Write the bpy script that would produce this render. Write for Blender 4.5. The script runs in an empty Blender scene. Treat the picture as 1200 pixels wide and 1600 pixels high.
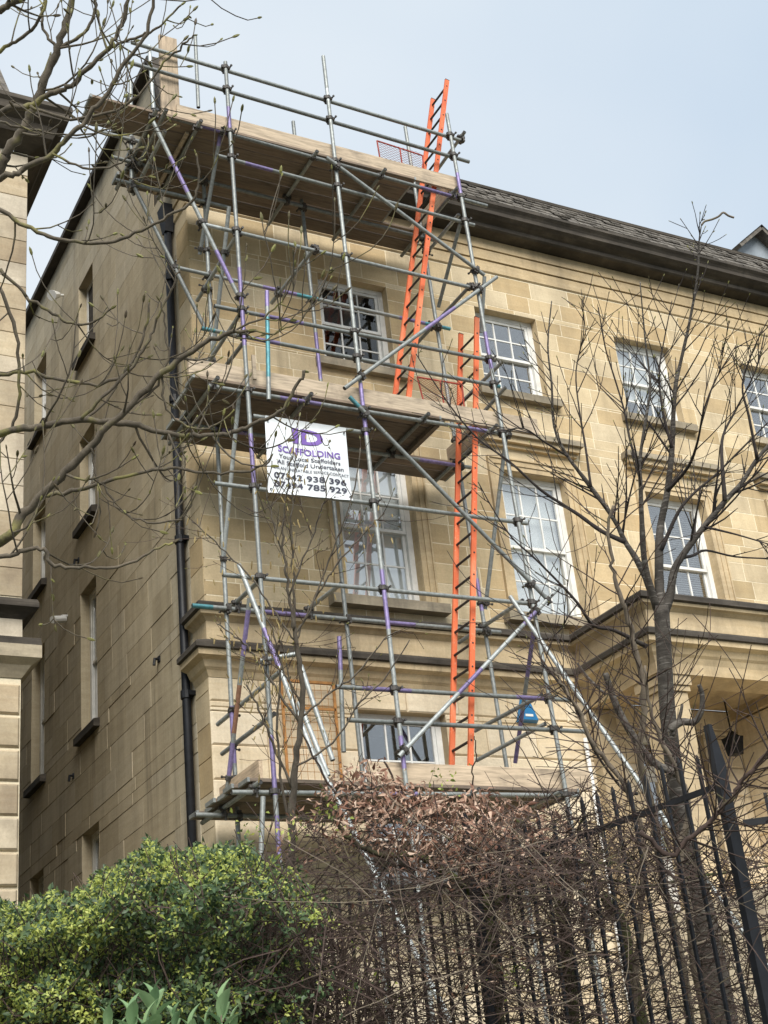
import bpy, math, random
import numpy as np
from mathutils import Vector, Matrix

rng = random.Random(7)
scene = bpy.context.scene
COL = scene.collection

# ---------------------------------------------------------------- camera
YAW, PIT, ROL, FPX = 0.5219, 0.4418, -0.1093, 2187.4
CAM = Vector((-5.384, -13.56, 1.6))
fw = Vector((math.sin(YAW)*math.cos(PIT), math.cos(YAW)*math.cos(PIT), math.sin(PIT)))
rt0 = Vector((math.cos(YAW), -math.sin(YAW), 0)); up0 = rt0.cross(fw)
rt = rt0*math.cos(ROL)+up0*math.sin(ROL); up = -rt0*math.sin(ROL)+up0*math.cos(ROL)
cam = bpy.data.cameras.new('camera'); camo = bpy.data.objects.new('camera', cam); COL.objects.link(camo)
M = Matrix((rt, up, -fw)).transposed().to_4x4(); M.translation = CAM
camo.matrix_world = M
cam.sensor_fit = 'VERTICAL'; cam.sensor_height = 36.0; cam.lens = 36.0*FPX/1600.0
cam.clip_start = 0.1; cam.clip_end = 3000
scene.camera = camo

# ---------------------------------------------------------------- sky, sun, exposure
SUN_AZ, SUN_EL = math.radians(200), math.radians(42)     # compass-like: 0 = +y, clockwise towards +x
world = bpy.data.worlds.new('World'); scene.world = world; world.use_nodes = True
nt = world.node_tree; nt.nodes.clear()
wo = nt.nodes.new('ShaderNodeOutputWorld'); bg = nt.nodes.new('ShaderNodeBackground')
sky = nt.nodes.new('ShaderNodeTexSky'); sky.sky_type = 'NISHITA'; sky.sun_disc = False
sky.sun_elevation = SUN_EL; sky.sun_rotation = SUN_AZ; sky.air_density = 1.0; sky.dust_density = 2.0
cl = nt.nodes.new('ShaderNodeTexNoise'); cl.inputs['Scale'].default_value = 1.6; cl.inputs['Detail'].default_value = 4
tc = nt.nodes.new('ShaderNodeTexCoord'); nt.links.new(tc.outputs['Generated'], cl.inputs['Vector'])
cr = nt.nodes.new('ShaderNodeValToRGB')
cr.color_ramp.elements[0].position = 0.36; cr.color_ramp.elements[0].color = (3.55, 4.2, 4.9, 1)
cr.color_ramp.elements[1].position = 0.66; cr.color_ramp.elements[1].color = (4.75, 5.1, 5.4, 1)
nt.links.new(cl.outputs['Fac'], cr.inputs['Fac'])
mx = nt.nodes.new('ShaderNodeMix'); mx.data_type = 'RGBA'; mx.inputs[0].default_value = 0.9   # overcast cloud sheet over the sky
sm = nt.nodes.new('ShaderNodeMix'); sm.data_type = 'RGBA'; sm.blend_type = 'MULTIPLY'; sm.inputs[0].default_value = 1.0; sm.inputs[7].default_value = (0.55,0.55,0.55,1)
nt.links.new(sky.outputs[0], sm.inputs[6]); nt.links.new(sm.outputs[2], mx.inputs[6]); nt.links.new(cr.outputs[0], mx.inputs[7])
nt.links.new(mx.outputs[2], bg.inputs['Color']); bg.inputs['Strength'].default_value = 0.055
nt.links.new(bg.outputs[0], wo.inputs[0])
sl = bpy.data.lights.new('sun', 'SUN'); sl.energy = 1.5; sl.angle = math.radians(40); sl.color = (1, 0.95, 0.87)
so = bpy.data.objects.new('sun', sl); COL.objects.link(so)
sd = Vector((math.sin(SUN_AZ)*math.cos(SUN_EL), math.cos(SUN_AZ)*math.cos(SUN_EL), math.sin(SUN_EL)))
so.rotation_euler = sd.to_track_quat('Z', 'Y').to_euler(); so.location = (8, -20, 25)
scene.view_settings.view_transform = 'Standard'; scene.view_settings.look = 'None'
scene.view_settings.gamma = 1.0; scene.view_settings.use_curve_mapping = False
scene.view_settings.exposure = 1.78

# ---------------------------------------------------------------- helpers
def ray(px, py):
    return fw + rt*((px-600)/FPX) - up*((py-800)/FPX)
def at(px, py, Y):                     # where the sight line meets the upright plane y = Y
    d = ray(px, py); return CAM + d*((Y-CAM.y)/d.y)
def dp(px, py, depth):                 # a point this many metres deep
    return CAM + ray(px, py)*depth

class MB:
    def __init__(s): s.v = []; s.f = []; s.m = []; s.a = []
    def add(s, vs, fs, m=0, a=0.0):
        n = len(s.v); s.v.extend([tuple(p) for p in vs])
        for f in fs: s.f.append(tuple(i+n for i in f)); s.m.append(m); s.a.append(a)
    def box(s, x0, x1, y0, y1, z0, z1, m=0, a=0.0):
        s.add([(x0,y0,z0),(x1,y0,z0),(x1,y1,z0),(x0,y1,z0),(x0,y0,z1),(x1,y0,z1),(x1,y1,z1),(x0,y1,z1)],
              [(0,3,2,1),(4,5,6,7),(0,1,5,4),(1,2,6,5),(2,3,7,6),(3,0,4,7)], m, a)
    def bar(s, A, B, w, h, upv=Vector((0,0,1)), m=0, a=0.0):   # rectangular bar from A to B
        A = Vector(A); B = Vector(B); d = (B-A).normalized(); x = d.cross(upv)
        if x.length < 1e-4: x = d.cross(Vector((1,0,0)))
        x.normalize(); z = x.cross(d)
        q = []
        for P in (A, B):
            for sx, sz in ((-1,-1),(1,-1),(1,1),(-1,1)): q.append(P+x*(sx*w/2)+z*(sz*h/2))
        s.add(q, [(3,2,1,0),(4,5,6,7),(0,1,5,4),(1,2,6,5),(2,3,7,6),(3,0,4,7)], m, a)
    def tube(s, pts, rad, n=6, m=0, cap=True, a=0.0, mats=None):
        pts = [Vector(p) for p in pts]
        if not hasattr(rad, '__len__'): rad = [rad]*len(pts)
        base = len(s.v); prev = None
        for i, p in enumerate(pts):
            d = (pts[min(i+1, len(pts)-1)]-pts[max(i-1, 0)])
            if d.length < 1e-9: d = Vector((0,0,1))
            d.normalize()
            if prev is None:
                x = d.cross(Vector((0.31,0.17,0.93)));
                if x.length < 1e-3: x = d.cross(Vector((1,0,0)))
            else: x = prev-d*prev.dot(d)
            if x.length < 1e-6: x = d.orthogonal()
            x.normalize(); prev = x; y = d.cross(x)
            for k in range(n):
                t = 2*math.pi*k/n; q = p+(x*math.cos(t)+y*math.sin(t))*rad[i]
                s.v.append((q.x, q.y, q.z))
        for i in range(len(pts)-1):
            mi = mats[i] if mats else m
            for k in range(n):
                b0 = base+i*n; k2 = (k+1) % n
                s.f.append((b0+k, b0+k2, b0+n+k2, b0+n+k)); s.m.append(mi); s.a.append(a)
        if cap:
            s.f.append(tuple(base+k for k in range(n-1, -1, -1))); s.m.append(m); s.a.append(a)
            e = base+(len(pts)-1)*n
            s.f.append(tuple(e+k for k in range(n))); s.m.append(m); s.a.append(a)
    def mesh(s, name, mats, smooth=False, attr=False):
        me = bpy.data.meshes.new(name); me.from_pydata(s.v, [], s.f)
        for mt in (mats if isinstance(mats, (list, tuple)) else [mats]): me.materials.append(mt)
        if isinstance(mats, (list, tuple)) and len(mats) > 1: me.polygons.foreach_set('material_index', s.m)
        if smooth: me.polygons.foreach_set('use_smooth', [True]*len(s.f))
        if attr:
            at_ = me.attributes.new('rnd', 'FLOAT', 'FACE'); at_.data.foreach_set('value', s.a)
        me.update(); return me
    def build(s, name, mats, parent=None, smooth=False, attr=False):
        return link(name, s.mesh(name, mats, smooth, attr), parent)

def link(name, me, parent=None):
    o = bpy.data.objects.new(name, me); COL.objects.link(o)
    if parent: o.parent = parent
    return o
def empty(name, loc, label, cat, group=None):
    o = bpy.data.objects.new(name, None); COL.objects.link(o)
    o.empty_display_size = 0.2
    o['base'] = list(loc); o['label'] = label; o['category'] = cat
    if group: o['group'] = group
    return o
def tag(o, label=None, cat=None, group=None, kind=None):
    if label: o['label'] = label
    if cat: o['category'] = cat
    if group: o['group'] = group
    if kind: o['kind'] = kind
    return o

# ---------------------------------------------------------------- materials
class NT:
    def __init__(s, name):
        s.m = bpy.data.materials.new(name); s.m.use_nodes = True; s.t = s.m.node_tree
        s.b = s.t.nodes['Principled BSDF']; s.out = s.t.nodes['Material Output']
    def n(s, t, **k):
        o = s.t.nodes.new(t)
        for a, v in k.items(): setattr(o, a, v)
        return o
    def l(s, a, b): s.t.links.new(a, b)
    def pos(s, scale=(1,1,1)):
        g = s.n('ShaderNodeNewGeometry'); mp = s.n('ShaderNodeMapping'); mp.inputs['Scale'].default_value = scale
        s.l(g.outputs['Position'], mp.inputs['Vector']); return mp.outputs[0]
    def noise(s, vec, sc, det=4, rough=0.6):
        o = s.n('ShaderNodeTexNoise'); o.inputs['Scale'].default_value = sc; o.inputs['Detail'].default_value = det
        o.inputs['Roughness'].default_value = rough; s.l(vec, o.inputs['Vector']); return o.outputs['Fac']
    def ramp(s, fac, stops):
        o = s.n('ShaderNodeValToRGB'); e = o.color_ramp.elements
        while len(e) < len(stops): e.new(0.5)
        for i, (p, c) in enumerate(stops):
            e[i].position = p; e[i].color = (c[0], c[1], c[2], 1) if hasattr(c, '__len__') else (c, c, c, 1)
        s.l(fac, o.inputs['Fac']); return o.outputs['Color']
    def mix(s, fac, a, b, mode='MIX'):
        o = s.n('ShaderNodeMix', data_type='RGBA', blend_type=mode)
        for sock, v in ((o.inputs[0], fac), (o.inputs[6], a), (o.inputs[7], b)):
            if hasattr(v, 'is_linked'): s.l(v, sock)
            elif hasattr(v, '__len__'): sock.default_value = (v[0], v[1], v[2], 1)
            else: sock.default_value = v
        return o.outputs[2]
    def math(s, op, a, b=0.0):
        o = s.n('ShaderNodeMath', operation=op)
        for sock, v in ((o.inputs[0], a), (o.inputs[1], b)):
            if hasattr(v, 'is_linked'): s.l(v, sock)
            else: sock.default_value = v
        return o.outputs[0]
    def rnd(s):
        oi = s.n('ShaderNodeObjectInfo'); at_ = s.n('ShaderNodeAttribute'); at_.attribute_name = 'rnd'
        return s.math('FRACT', s.math('ADD', oi.outputs['Random'], at_.outputs['Fac']))
    def col(s, c): s.l(c, s.b.inputs['Base Color']); return s
    def bump(s, h, st=0.3, dist=0.01):
        o = s.n('ShaderNodeBump'); o.inputs['Strength'].default_value = st; o.inputs['Distance'].default_value = dist
        s.l(h, o.inputs['Height']); s.l(o.outputs[0], s.b.inputs['Normal']); return s
    def rough(s, r): s.b.inputs['Roughness'].default_value = r; return s

def stone(name, c0, c1, c2, dirt=(0.09,0.075,0.055), dlo=0.62, dhi=0.8, streak=False, rnd_amt=0.5, spec=0.25, damt=0.75):
    t = NT(name)
    big = t.noise(t.pos((0.5,0.5,0.6)), 1.0, 3)
    st = t.noise(t.pos((1.6,1.6,13)), 1.1, 6, 0.62)
    base = t.ramp(st, [(0.3, c0), (0.52, c1), (0.74, c2)])
    r = t.rnd()
    base = t.mix(rnd_amt, base, t.ramp(r, [(0, [c1[0]*0.66,c1[1]*0.65,c1[2]*0.62]), (0.22, c0), (0.5, c1), (0.75, [c2[0]*0.95,c2[1]*1.0,c2[2]*1.12]), (1, [min(1, x*1.12) for x in c2])]), 'MIX')
    fine = t.noise(t.pos(), 38, 4, 0.7)
    base = t.mix(0.3, base, t.ramp(fine, [(0.3, 0.62), (0.7, 1.25)]), 'MULTIPLY')
    dn = t.noise(t.pos((2.2,2.2,0.28) if streak else (1.1,1.1,0.7)), 1.3, 7, 0.68)
    dm = t.ramp(t.math('ADD', t.math('MULTIPLY', dn, 0.75), t.math('MULTIPLY', big, 0.3)), [(dlo-0.1, 0), (dhi, 1)])
    base = t.mix(t.math('MULTIPLY', dm, damt), base, dirt)
    sn = t.noise(t.pos((5.5,5.5,0.10)), 1.0, 5, 0.62); sp = t.noise(t.pos((0.7,0.7,0.7)), 1.1, 3)
    base = t.mix(t.math('MULTIPLY', t.math('MULTIPLY', t.ramp(sn, [(0.50,0),(0.66,1)]), t.ramp(sp, [(0.42,0),(0.62,1)])), 0.42), base, dirt)
    t.col(base).rough(0.88); t.b.inputs['Specular IOR Level'].default_value = spec
    t.bump(t.math('ADD', t.math('MULTIPLY', fine, 0.6), t.math('MULTIPLY', st, 0.6)), 0.35, 0.008)
    return t.m

BATH = ((0.47,0.345,0.19), (0.565,0.44,0.26), (0.62,0.51,0.33))
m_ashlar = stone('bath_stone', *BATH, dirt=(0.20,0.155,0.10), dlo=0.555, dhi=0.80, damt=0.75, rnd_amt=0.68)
m_rustic = stone('pale_bath_stone', (0.60,0.485,0.32), (0.70,0.59,0.42), (0.76,0.665,0.50), dirt=(0.30,0.22,0.13), dlo=0.60, dhi=0.85, damt=0.6, rnd_amt=0.35)
m_dress = stone('dressed_stone', (0.50,0.38,0.22), (0.58,0.455,0.28), (0.63,0.51,0.33), dirt=(0.12,0.095,0.07), dlo=0.53, dhi=0.76, rnd_amt=0.2)
m_sill = stone('weathered_sill', (0.29,0.25,0.18), (0.40,0.34,0.245), (0.50,0.43,0.315), dirt=(0.075,0.068,0.055), dlo=0.50, dhi=0.68, rnd_amt=0.2)
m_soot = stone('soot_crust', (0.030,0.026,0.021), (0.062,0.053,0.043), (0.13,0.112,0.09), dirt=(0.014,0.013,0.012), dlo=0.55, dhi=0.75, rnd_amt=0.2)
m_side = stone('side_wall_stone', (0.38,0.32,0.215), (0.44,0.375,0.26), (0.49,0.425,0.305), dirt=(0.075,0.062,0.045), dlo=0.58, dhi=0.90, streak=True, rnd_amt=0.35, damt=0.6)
m_side_joint = stone('side_joint', (0.055,0.045,0.03), (0.075,0.06,0.04), (0.10,0.08,0.055), rnd_amt=0.1)
m_nb = stone('rough_stone', (0.40,0.31,0.20), (0.54,0.45,0.31), (0.66,0.58,0.44), dirt=(0.13,0.10,0.075), dlo=0.50, dhi=0.74, rnd_amt=0.6)
m_mortar = stone('lime_mortar', (0.68,0.58,0.41), (0.76,0.67,0.49), (0.82,0.74,0.56), dlo=0.66, dhi=0.85, rnd_amt=0.1)
m_groove = stone('groove_joint', (0.20,0.145,0.085), (0.27,0.20,0.12), (0.32,0.24,0.15), rnd_amt=0.1)

def simple(name, c, r=0.5, metal=0.0, var=0.25, sc=9, bump=0.0, spec=0.5):
    t = NT(name); n = t.noise(t.pos(), sc, 5, 0.65)
    t.col(t.ramp(n, [(0.28, [x*(1-var) for x in c]), (0.72, [min(1, x*(1+var)) for x in c])]))
    t.rough(r); t.b.inputs['Metallic'].default_value = metal; t.b.inputs['Specular IOR Level'].default_value = spec
    if bump: t.bump(n, bump, 0.01)
    return t.m
m_white = simple('white_paint', (0.68,0.68,0.655), 0.45, var=0.16, sc=6)
m_black = simple('black_paint', (0.008,0.009,0.012), 0.5, var=0.5, sc=14, spec=0.35)
t = NT('orange_grp'); n = t.noise(t.pos((1,1,0.35)), 4, 4, 0.6); f_ = t.noise(t.pos(), 45, 4, 0.7)
c_ = t.ramp(n, [(0.3,(0.58,0.105,0.035)),(0.55,(0.70,0.155,0.055)),(0.75,(0.78,0.27,0.14))]); c_ = t.mix(t.ramp(f_, [(0.60,0),(0.70,0.75)]), c_, (0.62,0.42,0.30)); c_ = t.mix(t.ramp(t.noise(t.pos((1,1,0.2)), 14, 4, 0.7), [(0.62,0),(0.72,0.7)]), c_, (0.14,0.07,0.045))
t.col(c_).rough(0.65); m_orange = t.m
m_dark = simple('dark_steel', (0.045,0.045,0.045), 0.55, 0.4, var=0.5, sc=30)
m_coup = simple('coupler_steel', (0.075,0.07,0.065), 0.55, 0.5, var=0.6, sc=25)
m_red = simple('red_oxide', (0.36,0.055,0.035), 0.6, var=0.3)
m_rust = simple('rusty_wire', (0.36,0.17,0.05), 0.8, var=0.45, sc=18)
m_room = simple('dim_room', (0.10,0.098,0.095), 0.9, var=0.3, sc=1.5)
m_blind = simple('white_blind', (0.84,0.86,0.87), 0.8, var=0.03)
m_slat = simple('grey_blind', (0.30,0.31,0.33), 0.6, var=0.1)
m_curtain = simple('dark_curtain', (0.045,0.045,0.05), 0.9, var=0.3)
m_blue = simple('blue_plastic', (0.02,0.16,0.36), 0.4, var=0.1)
m_lead = simple('lead_sheet', (0.30,0.34,0.38), 0.5, 0.2, var=0.25, sc=3)
m_plastic = simple('white_plastic', (0.72,0.72,0.70), 0.35, var=0.06)
m_ground = simple('soil_and_grass', (0.07,0.075,0.035), 0.95, var=0.5, sc=2, bump=0.4)
m_road = simple('asphalt', (0.05,0.05,0.052), 0.9, var=0.3, sc=20, bump=0.3)
m_pave = simple('paving', (0.26,0.25,0.23), 0.9, var=0.2, sc=6)

t = NT('roof_slate'); n = t.noise(t.pos((1,1,1)), 9, 6, 0.7); n2 = t.noise(t.pos((3,3,3)), 11, 3, 0.6)
base = t.ramp(n, [(0.3,(0.05,0.045,0.04)),(0.5,(0.12,0.107,0.092)),(0.7,(0.20,0.182,0.155))])
base = t.mix(t.ramp(n2, [(0.60,0),(0.70,0.8)]), base, (0.24,0.23,0.18)); t.col(base).rough(0.9); t.bump(n, 0.5, 0.02); m_slate = t.m

def tube_mat(name, c, band=None):
    t = NT(name); n = t.noise(t.pos(), 22, 5, 0.7); r = t.rnd()
    b = t.ramp(n, [(0.3, [x*0.62 for x in c]), (0.55, c), (0.75, [min(1, x*1.3) for x in c])])
    b = t.mix(0.55, b, t.ramp(r, [(0,0.55),(0.5,0.95),(1,1.4)]), 'MULTIPLY')
    spots = t.noise(t.pos(), 60, 3, 0.6)
    b = t.mix(t.ramp(spots, [(0.66,0),(0.74,0.8)]), b, (0.10,0.07,0.045))
    t.col(b).rough(0.5); t.b.inputs['Metallic'].default_value = 0.35; return t.m
m_galv = tube_mat('galvanised_tube', (0.25,0.268,0.262))
m_purple = tube_mat('purple_paint_band', (0.215,0.175,0.34))
m_teal = tube_mat('teal_paint_band', (0.08,0.25,0.29))
m_rusty = tube_mat('rusty_tube', (0.26,0.14,0.09))
m_pale = tube_mat('pale_tube', (0.40,0.43,0.43))

def wood(name, c, grain=(1.2,14,14)):
    t = NT(name); g = t.noise(t.pos(grain), 3.0, 7, 0.65); r = t.rnd(); big = t.noise(t.pos(), 3, 4)
    b = t.ramp(g, [(0.28, [x*0.55 for x in c]), (0.5, c), (0.72, [min(1, x*1.35) for x in c])])
    b = t.mix(0.6, b, t.ramp(r, [(0,(0.58,0.55,0.53)),(0.5,(1,1,1)),(1,(1.4,1.3,1.2))]), 'MULTIPLY')
    b = t.mix(t.ramp(big, [(0.55,0),(0.75,0.55)]), b, (0.10,0.085,0.07))
    t.col(b).rough(0.85); t.bump(g, 0.3, 0.006); return t.m
m_board = wood('scaffold_board', (0.175,0.138,0.106))
m_toe = wood('weathered_board', (0.385,0.32,0.24)); m_toe_up = wood('upright_weathered_board', (0.42,0.33,0.235), (14,14,1.2)); m_toe_y = wood('cross_weathered_board', (0.40,0.32,0.23), (14,1.2,14))

def glass_mat(name, refl, tint):
    m = bpy.data.materials.new(name); m.use_nodes = True; t = m.node_tree; t.nodes.clear()
    o = t.nodes.new('ShaderNodeOutputMaterial'); mx = t.nodes.new('ShaderNodeMixShader')
    tr = t.nodes.new('ShaderNodeBsdfTransparent'); tr.inputs[0].default_value = (*tint, 1)
    gl = t.nodes.new('ShaderNodeBsdfGlossy'); gl.inputs['Roughness'].default_value = 0.015
    fr = t.nodes.new('ShaderNodeLayerWeight'); fr.inputs['Blend'].default_value = 0.35
    mp = t.nodes.new('ShaderNodeMapRange'); mp.inputs[3].default_value = refl; mp.inputs[4].default_value = 0.6
    nz = t.nodes.new('ShaderNodeTexNoise'); nz.inputs['Scale'].default_value = 2.2; nz.inputs['Detail'].default_value = 1
    bp = t.nodes.new('ShaderNodeBump'); bp.inputs['Strength'].default_value = 0.02; bp.inputs['Distance'].default_value = 0.05
    t.nodes.remove(nz); t.nodes.remove(bp)
    t.links.new(fr.outputs['Facing'], mp.inputs[0]); t.links.new(mp.outputs[0], mx.inputs[0])
    t.links.new(tr.outputs[0], mx.inputs[1]); t.links.new(gl.outputs[0], mx.inputs[2]); t.links.new(mx.outputs[0], o.inputs[0])
    return m
m_glass = glass_mat('window_glass', 0.19, (0.97,0.985,0.985))

m_glass_dull = glass_mat('dull_window_glass', 0.03, (0.9,0.92,0.92))
m_glass_dull.node_tree.nodes['Map Range'].inputs[4].default_value = 0.2
def bark(name, c, moss=(0.16,0.17,0.045), mlo=0.55, mhi=0.7, sc=16):
    t = NT(name); n = t.noise(t.pos((1,1,0.5)), sc*1.6, 6, 0.7); b = t.ramp(n, [(0.3, [x*0.5 for x in c]), (0.6, c), (0.8, [x*1.7 for x in c])])
    mn = t.noise(t.pos(), sc*0.35, 4, 0.6); b = t.mix(t.ramp(mn, [(mlo,0),(mhi,0.85)]), b, moss)
    t.col(b).rough(0.9); t.bump(n, 0.5, 0.01); return t.m
m_barkL = bark('lichened_bark', (0.12,0.10,0.072), (0.24,0.225,0.07), 0.55, 0.68)
t = NT('cherry_bark'); n1 = t.noise(t.pos((1,1,1)), 9, 5, 0.65); n2_ = t.noise(t.pos((7,7,60)), 1.3, 4, 0.6)
c_ = t.ramp(n1, [(0.3,(0.032,0.028,0.024)),(0.55,(0.075,0.065,0.055)),(0.75,(0.15,0.138,0.12))]); c_ = t.mix(t.ramp(n2_, [(0.56,0),(0.64,0.8)]), c_, (0.20,0.185,0.165)); c_ = t.mix(t.ramp(t.noise(t.pos((9,9,40)),1.9,3), [(0.60,0),(0.66,0.9)]), c_, (0.03,0.024,0.02))
t.col(c_).rough(0.85); t.bump(n2_, 0.5, 0.01); m_barkR = t.m
m_twigR = bark('dark_twig', (0.035,0.027,0.024), (0.07,0.06,0.045), 0.6, 0.8)
m_twigB = bark('brown_twig', (0.062,0.040,0.032), (0.13,0.125,0.05), 0.58, 0.75)
m_sap = bark('grey_sapling_bark', (0.13,0.11,0.085), (0.18,0.16,0.11), 0.6, 0.8)
m_paletwig = bark('pale_twig', (0.19,0.155,0.115), (0.15,0.145,0.06), 0.6, 0.8)
m_mossy = bark('mossy_bark', (0.06,0.055,0.03), (0.085,0.10,0.025), 0.4, 0.6)

def leaf_mat(name, stops, rough=0.5, trans=0.25):
    t = NT(name); a = t.n('ShaderNodeAttribute'); a.attribute_name = 'rnd'
    c = t.ramp(a.outputs['Fac'], stops); t.col(c).rough(rough)
    tl = t.n('ShaderNodeBsdfTranslucent'); t.l(c, tl.inputs[0]); ms = t.n('ShaderNodeMixShader'); ms.inputs[0].default_value = trans
    t.l(t.b.outputs[0], ms.inputs[1]); t.l(tl.outputs[0], ms.inputs[2]); t.l(ms.outputs[0], t.out.inputs[0]); return t.m
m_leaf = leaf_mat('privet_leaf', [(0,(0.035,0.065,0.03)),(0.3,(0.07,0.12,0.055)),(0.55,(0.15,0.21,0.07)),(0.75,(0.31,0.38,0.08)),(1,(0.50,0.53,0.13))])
m_dry = leaf_mat('dry_beech_leaf', [(0,(0.14,0.065,0.045)),(0.35,(0.29,0.15,0.10)),(0.7,(0.50,0.325,0.235)),(1,(0.72,0.55,0.43))], 0.7)
m_bud = leaf_mat('bud', [(0,(0.09,0.065,0.04)),(0.5,(0.17,0.16,0.055)),(1,(0.27,0.27,0.085))], 0.6)
m_catkin = leaf_mat('catkin', [(0,(0.26,0.19,0.08)),(1,(0.42,0.33,0.15))], 0.8)
m_big = leaf_mat('glaucous_leaf', [(0,(0.11,0.20,0.105)),(0.5,(0.19,0.31,0.15)),(1,(0.30,0.43,0.22))], 0.4)

# ---------------------------------------------------------------- ground
g = MB(); g.box(-400,400,-400,900,-0.3,0.0); tag(g.build('ground', m_ground), kind='structure')
g = MB(); g.box(-60,60,-22,-12.2,0.0,0.004+0.0); tag(g.build('road', m_road), kind='structure')
g = MB(); g.box(-60,60,-12.2,-10.3,0.0,0.12); tag(g.build('pavement', m_pave), kind='structure')
g = MB()                                            # raised garden bank in front of the houses
g.add([(-60,-10.2,-0.05),(60,-10.2,-0.05),(60,-9.4,0.95),(-60,-9.4,0.95),(60,14,1.05),(-60,14,1.05)], [(0,1,2,3),(3,2,4,5)])
tag(g.build('garden_terrace', m_ground), kind='structure')

# ---------------------------------------------------------------- wall builder: backing with openings, stones in courses
def cells(a0, a1, b0, b1, ops):
    A = sorted({a0, a1, *[o[0] for o in ops], *[o[1] for o in ops]}); B = sorted({b0, b1, *[o[2] for o in ops], *[o[3] for o in ops]})
    A = [a for a in A if a0 <= a <= a1]; B = [b for b in B if b0 <= b <= b1]
    for i in range(len(A)-1):
        for j in range(len(B)-1):
            ca, cb = (A[i]+A[i+1])/2, (B[j]+B[j+1])/2
            if not any(o[0] < ca < o[1] and o[2] < cb < o[3] for o in ops): yield A[i], A[i+1], B[j], B[j+1]

def stone_mesh(w, h, d, ch):
    b = MB(); c = min(ch, w*0.2, h*0.2)
    b.add([(0,d,0),(w,d,0),(w,d,h),(0,d,h),(0,c,0),(w,c,0),(w,c,h),(0,c,h),(c,0,c),(w-c,0,c),(w-c,0,h-c),(c,0,h-c)],
          [(0,1,5,4),(1,2,6,5),(2,3,7,6),(3,0,4,7),(4,5,9,8),(5,6,10,9),(6,7,11,10),(7,4,8,11),(8,9,10,11)])
    return b
STONES = {}
def courses(a0, a1, b0, b1, h, ops, lens, gap, seed, jit=0.0):
    r = random.Random(seed); out = []; n = max(1, round((b1-b0)/h)); h = (b1-b0)/n
    for i in range(n):
        z0 = b0+i*h; z1 = z0+h
        # spans free of openings (a stone is cut where an opening crosses its course)
        zs = sorted({z0, z1, *[o[2] for o in ops if z0+0.03 < o[2] < z1-0.03], *[o[3] for o in ops if z0+0.03 < o[3] < z1-0.03]})
        for j in range(len(zs)-1):
            q0, q1 = zs[j], zs[j+1]; zc = (q0+q1)/2
            cut = sorted([(o[0], o[1]) for o in ops if o[2]-0.031 < zc < o[3]+0.031])
            x = a0; spans = []
            for c0, c1 in cut:
                if c0 > x: spans.append((x, min(c0, a1)))
                x = max(x, c1)
            if x < a1: spans.append((x, a1))
            for s0, s1 in spans:
                x = s0; first = True
                while x < s1-0.01:
                    L = r.choice(lens)*(r.uniform(0.45, 1) if first and s1-s0 > 0.8 else 1); first = False
                    e = x+L
                    if s1-e < min(lens)*0.55: e = s1
                    out.append((x+gap/2, e-gap/2, q0+gap/2, q1-gap/2)); x = e
    return out

def lay(parent, stones, mat, place, depth=0.06, ch=0.006, limit=300, name='stone_block', jit=0.003, seed=1):
    """place: 'front' (x,z on y), ('side',x)"""
    r = random.Random(seed); items = []
    for (a0, a1, b0, b1) in stones:
        if a1-a0 < 0.02 or b1-b0 < 0.02: continue
        p = place((a0+a1)/2, (b0+b1)/2, 0)
        d = p-CAM; zc = d.dot(fw); sx = 600+FPX*d.dot(rt)/zc; sy = 800-FPX*d.dot(up)/zc
        vis = -60 < sx < 1260 and -60 < sy < 1500
        items.append(((0 if vis else 1), zc, a0, a1, b0, b1))
    items.sort(); rest = MB()
    for k, (vv, zc, a0, a1, b0, b1) in enumerate(items):
        w, h = round(a1-a0, 3), round(b1-b0, 3); off = r.uniform(-jit, jit)
        if k < limit and not vv:
            key = (w, h, depth, ch, mat.name)
            if key not in STONES: STONES[key] = stone_mesh(w, h, depth, ch).mesh(name, mat)
            o = link(name, STONES[key], parent)
            o.matrix_world = place.matrix(a0, b0, off)
        else:
            s = stone_mesh(w, h, depth, ch); mw = place.matrix(a0, b0, off)
            rest.add([mw @ Vector(v) for v in s.v], s.f, 0, r.random())
    if rest.v: tag(rest.build('far_stone_blocks', mat, parent, attr=True), kind='stuff')

class Front:                       # wall facing -y at y = Y
    def __init__(s, Y): s.Y = Y
    def __call__(s, a, b, d): return Vector((a, s.Y+d, b))
    def matrix(s, a, b, off): return Matrix.Translation((a, s.Y+off, b))
class Side:                        # wall facing -x at x = X ; a runs along y
    def __init__(s, X): s.X = X
    def __call__(s, a, b, d): return Vector((s.X+d, a, b))
    def matrix(s, a, b, off):      # local x -> +y, local y (depth) -> +x
        return Matrix(((0,1,0,s.X+off),(1,0,0,a),(0,0,1,b),(0,0,0,1)))

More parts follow.
